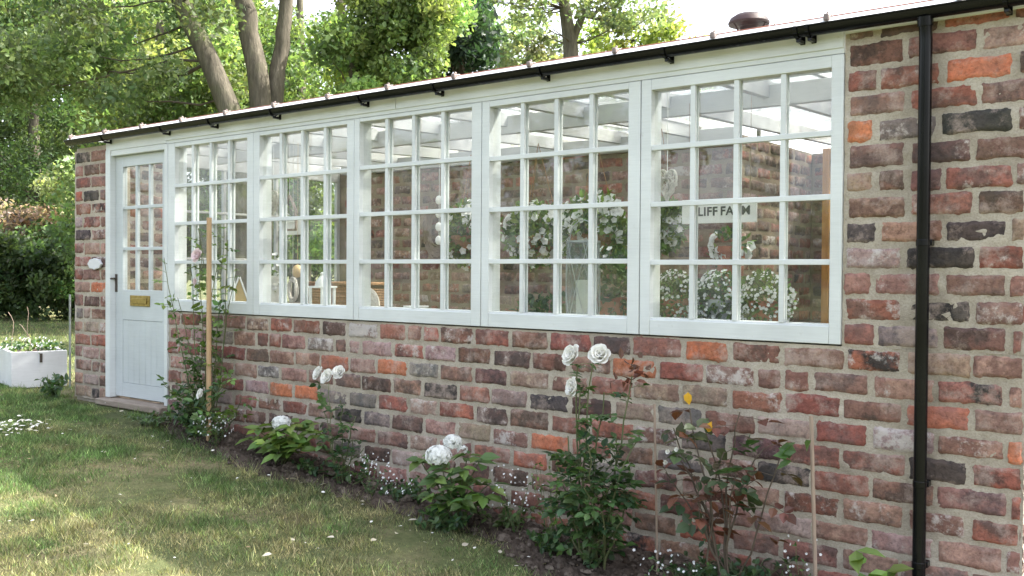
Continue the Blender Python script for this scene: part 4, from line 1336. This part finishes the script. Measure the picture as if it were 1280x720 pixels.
m = MB(); c2 = at(372, 339, .75); m.ball(c2, (.042, .042, .05), 14, 10); m.tube([(c2[0], c2[1], c2[2] + .045), (c2[0], c2[1], 2.02)], .0018, 4)
put(m.build('hanging_gourd', simple('dried_gourd', (.45, .30, .13), (.62, .45, .22), 12, .5), None), 'small tan gourd hanging above the rope skein', 'gourd')
p = at(410, 385, .3); cz = .79
t = thing('white_lantern', 'small white open lantern with a domed top on the sill of the second window', 'lantern', (p[0], .25, cz))
m = MB(); hh = at(410, 360, .25)[2] - cz
for sx in (-1, 1):
    for sy in (-1, 1): m.box(p[0] + sx * .06 - .008, p[0] + sx * .06 + .008, .25 + sy * .05 - .008, .25 + sy * .05 + .008, cz, cz + hh)
m.box(p[0] - .075, p[0] + .075, .185, .315, cz + hh, cz + hh + .012); m.box(p[0] - .075, p[0] + .075, .185, .315, cz, cz + .012); m.build('frame', M_white, t, bevel=.002)
m = MB(); m.lathe([(.05, 0), (.045, .03), (.025, .055), (.012, .07), (.016, .085), (0, .095)], (p[0], .25, cz + hh + .012), 20); m.build('domed_top', M_white, t)
p = at(299, 380, .22)
t = thing('toy_house', 'little cream and white wooden house on the sill of the first window', 'ornament', (p[0], .22, cz))
m = MB(); h1 = .05; w_ = .05
m.add([(p[0] - w_, .17, cz), (p[0] + w_, .17, cz), (p[0] + w_, .27, cz), (p[0] - w_, .27, cz), (p[0] - w_, .17, cz + h1), (p[0] + w_, .17, cz + h1), (p[0] + w_, .27, cz + h1), (p[0] - w_, .27, cz + h1), (p[0], .17, cz + .20), (p[0], .27, cz + .20)],
      [(0, 3, 2, 1), (0, 1, 5, 8, 4), (3, 7, 9, 6, 2), (1, 2, 6, 5), (0, 4, 7, 3)]); m.build('walls', M_yellowp, t, smooth=False)
m = MB()
for sx in (-1, 1):
    A_ = np.array([p[0] + sx * (w_ + .012), .16, cz + h1 - .025]); T_ = np.array([p[0], .16, cz + .205])
    v = [A_, T_, T_ + [0, .12, 0], A_ + [0, .12, 0]]; v += [q + np.array([sx * .008, 0, .008]) for q in v]
    m.add(v, [(0, 1, 2, 3), (7, 6, 5, 4), (0, 4, 5, 1), (1, 5, 6, 2), (2, 6, 7, 3), (3, 7, 4, 0)])
m.build('roof', M_white, t, smooth=False); t.rotation_euler = (0, 0, math.radians(53))
p = at(520, 392, .2)
m = MB(); m.lathe([(.03, 0), (.012, .012), (.012, .03), (.075, .042), (.078, .05), (.02, .05), (.012, .065), (0, .07)], (p[0], .2, cz), 24)
put(m.build('cake_stand', M_white, None), 'small white cake stand on the sill of the middle window', 'cake stand')
p = at(466, 378, .5)
m = MB(); m.ball((p[0] - .05, .5, p[2] - .03), (.11, .05, .13), 16, 12); 
for sx in (-.07, .0): m.tube([(p[0] + sx - .02, .5, .04), (p[0] + sx - .02, .5, p[2])], .012, 8)
put(m.build('chair_back', M_palewick, None), 'rounded pale chair back at the left edge of the middle window', 'chair')
p = at(362, 262, .9)
t = thing('house_ornament', 'small house-shaped wooden hanger in the second window', 'ornament', p)
m = MB()
for sx in (-1, 1):
    m.tube([(p[0], p[1], p[2] + .11), (p[0] + sx * .09, p[1], p[2] - .03)], .012, 6)
    m.tube([(p[0] + sx * .075, p[1], p[2] - .01), (p[0] + sx * .075, p[1], p[2] - .16)], .01, 6)
m.tube([(p[0] - .08, p[1], p[2] - .16), (p[0] + .08, p[1], p[2] - .16)], .01, 6); m.build('frame', M_oldwood, t)
m = MB(); m.tube([(p[0], p[1], p[2] + .11), (p[0], p[1], 2.03)], .002, 4); m.build('hanging_cord', M_white, t)
m = MB(); a = at(352, 276, 1.0); b = at(376, 293, 1.0)
m.box(a[0], b[0], 1.0, 1.02, a[2] - .018, a[2]); m.box(a[0], b[0], 1.0, 1.02, b[2], b[2] + .018); m.box(a[0], a[0] + .018, 1.0, 1.02, b[2] + .0185, a[2] - .0185); m.box(b[0] - .018, b[0], 1.0, 1.02, b[2] + .0185, a[2] - .0185); m.box(a[0] + .018, b[0] - .018, 1.008, 1.014, b[2] + .018, a[2] - .018)
for q in (a[0] + .02, b[0] - .02): m.tube([(q, 1.01, a[2]), (q, 1.01, 2.03)], .0018, 4)
put(m.build('picture_frame', M_white, None, smooth=False), 'white framed panel hanging below the house-shaped hanger', 'panel')

# ------------------------------------------------------------------ trees
def leaf_cloud(cent, rad, n_each, size, rng, col, var=.25, droop=.0, elong=1.7):
    """many small leaf faces in clumps round the given centres"""
    K = len(cent); n = K * n_each
    c = np.repeat(cent, n_each, 0); r = np.repeat(rad, n_each)
    d = rng.normal(0, 1, (n, 3)); d /= np.linalg.norm(d, axis=1)[:, None]
    rr = r * rng.uniform(0, 1, n) ** .55
    P = c + d * rr[:, None] * [1, 1, .75]
    s = size * np.exp(rng.normal(0, .25, n))
    D = rng.normal(0, 1, (n, 3)); D[:, 2] -= droop; D /= np.linalg.norm(D, axis=1)[:, None]
    Nn = rng.normal(0, 1, (n, 3)) + [0, 0, .8]
    S = np.cross(D, Nn); S /= np.linalg.norm(S, axis=1)[:, None] + 1e-9
    h = (s * elong / 2)[:, None]; w = (s / 2)[:, None]
    q = np.stack([P - D * h, P + S * w - D * h * .1, P + D * h, P - S * w - D * h * .1], 1).reshape(-1, 3)
    cl = np.exp(rng.normal(0, .22, K)); hs = rng.normal(0, .10, K)
    base = np.array(col)[None, :] * np.repeat(cl, n_each)[:, None] * np.exp(rng.normal(0, var, n))[:, None]
    base *= np.exp(rng.normal(0, .18, K)).repeat(n_each)[:, None]
    base[:, 0] *= 1 + np.repeat(np.clip(hs, -.1, .15), n_each) * 1.1 + rng.normal(0, .06, n)
    return q, np.repeat(np.clip(base, .004, .6), 4, 0)


def scatter(poly, d0, d1, n, rng, r0=.3, r1=.55):
    """clump centres filling a patch of the view between two distances"""
    out = []; xs0 = [p[0] for p in poly]; ys0 = [p[1] for p in poly]
    while len(out) < n:
        x, y = rng.uniform(min(xs0), max(xs0)), rng.uniform(min(ys0), max(ys0))
        ins = False; j = len(poly) - 1
        for i in range(len(poly)):
            if (poly[i][1] > y) != (poly[j][1] > y) and x < (poly[j][0] - poly[i][0]) * (y - poly[i][1]) / (poly[j][1] - poly[i][1]) + poly[i][0]: ins = not ins
            j = i
        if ins:
            p = far(x, y, rng.uniform(d0, d1))
            if p[2] > .15: out.append(p)
    return np.array(out), rng.uniform(r0, r1, n)


def tree(name, label, base, stems, cent, rad, n_each, size, col, rng, bark=None, branches=.6, cat='tree', group=None, var=.25, twig_r=.02, elong=1.7, maxlen=7):
    t = thing(name, label, cat, base, group)
    m = MB()
    for pts, rr in stems: m.tube(pts, rr, 12)
    if stems: m.build('trunk', bark or M_bark, t)
    sp = np.concatenate([np.asarray(s[0]) for s in stems]) if stems else np.array([base])
    m = MB(); nb = 0
    for c in cent:
        if rng.random() < branches:
            dd = np.linalg.norm(sp - c, axis=1) + np.maximum(0, sp[:, 2] - c[2]) * 1.5
            p0 = sp[np.argmin(dd)]
            L_ = np.linalg.norm(c - p0)
            if L_ > maxlen: continue
            m.tube(curve(p0, c, [0, 0, -.05 * L_], 6, rng, .03 * L_), np.linspace(twig_r * (1 + L_ * .25), twig_r * .25, 6), 5); nb += 1
    if nb: m.build('branches', M_twig if bark is None else bark, t)
    q, tint = leaf_cloud(cent, rad, n_each, size, rng, col, var, elong=elong)
    fast_mesh('crown', q, 4, M_tree, t, tint)
    return t


rt = np.random.default_rng(77)
def gbase(x, dist): p = far(x, 345, dist); return np.array([p[0], p[1], -.05])
def wpath(pxs, dist):
    return [far(x, y, dist + i * .05) for i, (x, y) in enumerate(pxs)]

# three-stemmed tree behind the roof
bs = gbase(318, 13.2)
def stem(pxs, dist, r0, r1):
    p = np.array([bs + [0, 0, 0]] + wpath(pxs, dist)); n_ = len(p)
    T = np.linspace(0, n_ - 1, 16); P = np.stack([np.interp(T, range(n_), p[:, k]) for k in range(3)], -1)
    P[1:-1] += rt.normal(0, .02, (14, 3)); return P, np.linspace(r0, r1, 16)
stems = [stem([(292, 150), (262, 75), (228, 0), (190, -90), (160, -200)], 13.0, .17, .09), stem([(327, 140), (316, 60), (302, 0), (280, -100), (270, -220)], 13.2, .165, .10), stem([(342, 140), (352, 60), (362, 0), (385, -100), (400, -220)], 13.4, .125, .075)]
cent, rad = scatter([(-60, -110), (420, -130), (400, -75), (330, -20), (150, 70), (-60, 110)], 11.5, 15.5, 84, rt, .35, .6)
c2, r2 = scatter([(-60, 0), (60, 0), (220, 60), (230, 110), (120, 150), (-60, 130)], 12.5, 15, 26, rt, .3, .5)
tree('tree', 'tall three-stemmed tree rising behind the left half of the roof', bs, stems, np.concatenate([cent, c2]), np.concatenate([rad, r2]), 330, .046, (.125, .175, .085), rt, branches=.22, twig_r=.012, maxlen=3.6)

# dense trees making the left backdrop
for (lab, bx, poly, d0, d1, n, col, sz) in (
    ('dense dark green tree at the far left edge of the garden', 40, [(-80, -40), (130, -40), (150, 130), (100, 320), (-80, 310)], 22.5, 26.5, 150, (.08, .12, .052), .055),
    ('bright green bushy tree between the pier and the three-stemmed tree', 200, [(110, -10), (300, 20), (310, 330), (95, 330), (120, 160)], 16, 20, 120, (.135, .185, .078), .055),
    ('leafy tree standing close behind the three stems', 375, [(290, -30), (345, 10), (420, 75), (470, 330), (290, 330)], 17, 20.5, 90, (.115, .165, .068), .055)):
    b_ = gbase(bx, (d0 + d1) / 2)
    top = far(bx, poly[0][1], (d0 + d1) / 2)
    st_ = (np.array([b_, b_ * .7 + top * .3 + [0, .1, 0], b_ * .3 + top * .7, top]), np.array([.2, .16, .11, .05]))
    cent, rad = scatter(poly, d0, d1, n, rt, .4, .75)
    tree('tree', lab, b_, [st_], cent, rad, 420, sz, col, rt, branches=.5)
# far wood closing the view behind the left trees
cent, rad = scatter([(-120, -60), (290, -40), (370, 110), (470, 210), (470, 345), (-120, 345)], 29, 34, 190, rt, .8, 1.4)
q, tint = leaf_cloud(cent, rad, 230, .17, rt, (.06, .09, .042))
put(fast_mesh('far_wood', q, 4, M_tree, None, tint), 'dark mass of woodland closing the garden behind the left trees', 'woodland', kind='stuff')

# light-leaved tree in the gap
b_ = gbase(462, 13.5)
cent, rad = scatter([(395, 45), (430, 5), (470, -40), (575, -40), (585, 30), (540, 75), (505, 105), (400, 130)], 12.6, 14.6, 75, rt, .22, .4)
st_ = [(np.array([b_, far(452, 120, 13.5), far(428, 40, 13.6), far(424, -60, 13.7)]), np.array([.12, .10, .07, .04]))]
tree('tree', 'light green large-leaved tree in the gap right of the three stems', b_, st_, cent, rad, 430, .044, (.155, .215, .085), rt, branches=.5, twig_r=.012)
# dark conifer
b_ = gbase(578, 17)
cent, rad = scatter([(575, -30), (600, 15), (622, 120), (628, 200), (525, 200), (535, 90), (560, 20)], 16.4, 17.6, 46, rt, .3, .45)
tree('conifer', 'dark narrow conifer behind the light green tree', b_, [(np.array([b_, far(578, 100, 17), far(575, -30, 17)]), np.array([.12, .08, .02]))], cent, rad, 320, .05, (.032, .058, .034), rt, branches=.6, elong=3, cat='conifer')
# airy tree on the right with a visible trunk
b_ = gbase(716, 22)
tr = [(np.array([b_, far(716, 120, 22), far(713, 55, 22), far(706, 10, 22), far(700, -60, 22)]), np.array([.24, .20, .17, .13, .08])), (np.array([far(714, 55, 22), far(728, 20, 22), far(750, -30, 22)]), np.array([.10, .08, .04]))]
cent, rad = scatter([(600, -60), (850, -60), (838, 20), (780, 38), (735, 20), (690, 35), (640, 28), (600, 10)], 20.5, 23.5, 75, rt, .28, .5)
tree('tree', 'airy tree with a clear grey trunk above the middle of the roof', b_, tr, cent, rad, 60, .075, (.18, .22, .13), rt, branches=.8, twig_r=.012)
for (lab, bx, poly, n, col, ne) in (('pale grey-green sparse bush showing over the roof beside the conifer', 660, [(605, 40), (640, 25), (700, 45), (705, 140), (605, 140)], 46, (.17, .21, .13), 90),
                                ('pale yellow-green bush showing over the roof right of the clear trunk', 790, [(700, 50), (770, 15), (830, 20), (885, 40), (890, 150), (725, 150)], 60, (.22, .27, .09), 110)):
    b_ = gbase(bx, 24); cent, rad = scatter(poly, 23, 25.5, n, rt, .3, .5)
    tree('bush', lab, b_, [(np.array([b_, far(bx, 100, 24), far(bx, 50, 24)]), np.array([.1, .07, .03]))], cent, rad, ne, .08, col, rt, branches=.7, cat='bush', twig_r=.01)
b_ = gbase(945, 26); cent, rad = scatter([(925, 40), (940, 20), (965, 15), (985, 60), (985, 120), (920, 120)], 25, 27, 14, rt, .2, .4)
tree('bush', 'wispy pale tree top just visible beside the chimney cowl', b_, [(np.array([b_, far(950, 90, 26), far(955, 25, 26)]), np.array([.08, .05, .02]))], cent, rad, 40, .08, (.15, .19, .08), rt, branches=.8, cat='bush', twig_r=.01)

# unseen tree added behind the right end of the building to dapple the lawn
bq = np.array([1.6, 6.2, -.3]); rq = np.random.default_rng(52)
cq = rq.uniform([-3.0, 2.2, 5.6], [2.6, 8.2, 9.2], (24, 3)); 
tree('tree', 'unseen spreading tree added beyond the right end of the building to dapple the lawn', bq, [(np.array([bq, bq + [0, 0, 3], bq + [-.2, .1, 6], bq + [-.1, 0, 9]]), np.array([.2, .16, .11, .04]))], cq, rq.uniform(.35, .6, 24), 190, .07, (.07, .12, .035), rq, branches=.9, twig_r=.015)

# unseen trees added behind the camera to shape the reflections in the panes
for k, (bx, by, hh) in enumerate(((-26, -9, 6.5), (-20, -15, 5), (-14, -17, 7), (-8, -18, 4.6), (-2, -19, 6))):
    bb = np.array([bx, by, -.1]); rk = np.random.default_rng(90 + k)
    cc = rk.normal(0, 1, (46, 3)); cc /= np.linalg.norm(cc, axis=1)[:, None]; cc = bb + [0, 0, hh * .55] + cc * rk.uniform(.3, 1, (46, 1)) * [2.6, 2.2, hh * .45]
    cc = cc[cc[:, 2] > .2]
    tree('tree', ('broad unseen tree added on the lawn far opposite the door', 'low round unseen tree added across the lawn opposite the windows', 'tallest unseen tree added across the lawn opposite the middle windows', 'small round unseen tree added across the lawn opposite the sign', 'unseen tree added across the lawn opposite the downpipe')[k], bb, [(np.array([bb, bb + [0, 0, hh * .4], bb + [.1, 0, hh * .9]]), np.array([.2, .15, .05]))], cc, rk.uniform(.5, .9, len(cc)), 120, .13, (.07, .11, .04), rk, branches=.4)

# shrubs at the end of the side lawn
for (lab, bx, dist, poly, n, col, ne, sz) in (
    ('round dark green shrub at the end of the side lawn', 45, 20.0, [(-60, 310), (-20, 292), (10, 312), (40, 285), (62, 305), (95, 288), (98, 416), (-60, 416)], 84, (.080, .120, .056), 330, .06),
    ('pinkish dry-flowered shrub above the dark shrub', 35, 21.3, [(-30, 275), (5, 255), (30, 268), (50, 248), (75, 268), (70, 318), (-30, 322)], 34, (.27, .205, .185), 130, .06),
    ('yellow-green shrub beside the pier at the end of the side lawn', 88, 21.3, [(60, 235), (105, 200), (112, 340), (65, 340)], 22, (.19, .225, .12), 200, .06)):
    b_ = gbase(bx, dist); cent, rad = scatter(poly, dist - .6, dist + .7, n, rt, .32, .52)
    tree('shrub', lab, b_, [(np.array([b_, b_ + [0, 0, .4], b_ + [.1, 0, .9]]), np.array([.06, .05, .03]))], cent, rad, ne, sz, col, rt, branches=.4, cat='shrub', twig_r=.01)

# ------------------------------------------------------------------ light
SUN_EL, SUN_AZ = math.radians(50), math.radians(40)      # azimuth from +Y towards +X
sd = Vector((math.sin(SUN_AZ) * math.cos(SUN_EL), math.cos(SUN_AZ) * math.cos(SUN_EL), math.sin(SUN_EL)))
w = bpy.data.worlds.new('World'); SC.world = w; w.use_nodes = True
nt = w.node_tree; bg = nt.nodes['Background']
sky = nt.nodes.new('ShaderNodeTexSky'); sky.sky_type = 'NISHITA'; sky.sun_disc = False
sky.sun_elevation = SUN_EL; sky.sun_rotation = SUN_AZ; sky.dust_density = 5; sky.air_density = 1.0; sky.ozone_density = .6
hs = nt.nodes.new('ShaderNodeHueSaturation'); hs.inputs['Saturation'].default_value = .5
nt.links.new(sky.outputs[0], hs.inputs['Color']); nt.links.new(hs.outputs[0], bg.inputs['Color']); bg.inputs['Strength'].default_value = .15
L = bpy.data.lights.new('sun', 'SUN'); L.energy = 2.7; L.angle = math.radians(.5); L.color = (1, .95, .86)
lo = bpy.data.objects.new('sun', L); COL.objects.link(lo)
lo.rotation_euler = (-sd).to_track_quat('-Z', 'Y').to_euler(); lo.location = (5, 8, 14)

# ------------------------------------------------------------------ camera
cam = bpy.data.cameras.new('camera'); co = bpy.data.objects.new('camera', cam); COL.objects.link(co)
cam.sensor_width = 36; cam.lens = 36 * F_PX / 1280; cam.clip_start = .05; cam.clip_end = 1000
Mx = Matrix(((RT[0], UP[0], -FW[0], CAM[0]), (RT[1], UP[1], -FW[1], CAM[1]), (RT[2], UP[2], -FW[2], CAM[2]), (0, 0, 0, 1)))
co.matrix_world = Mx
SC.camera = co
SC.view_settings.view_transform = 'Standard'; SC.view_settings.look = 'None'; SC.view_settings.gamma = 1
SC.view_settings.exposure = 2.36
SC.cycles.transparent_max_bounces = 24
SC.cycles.max_bounces = 10
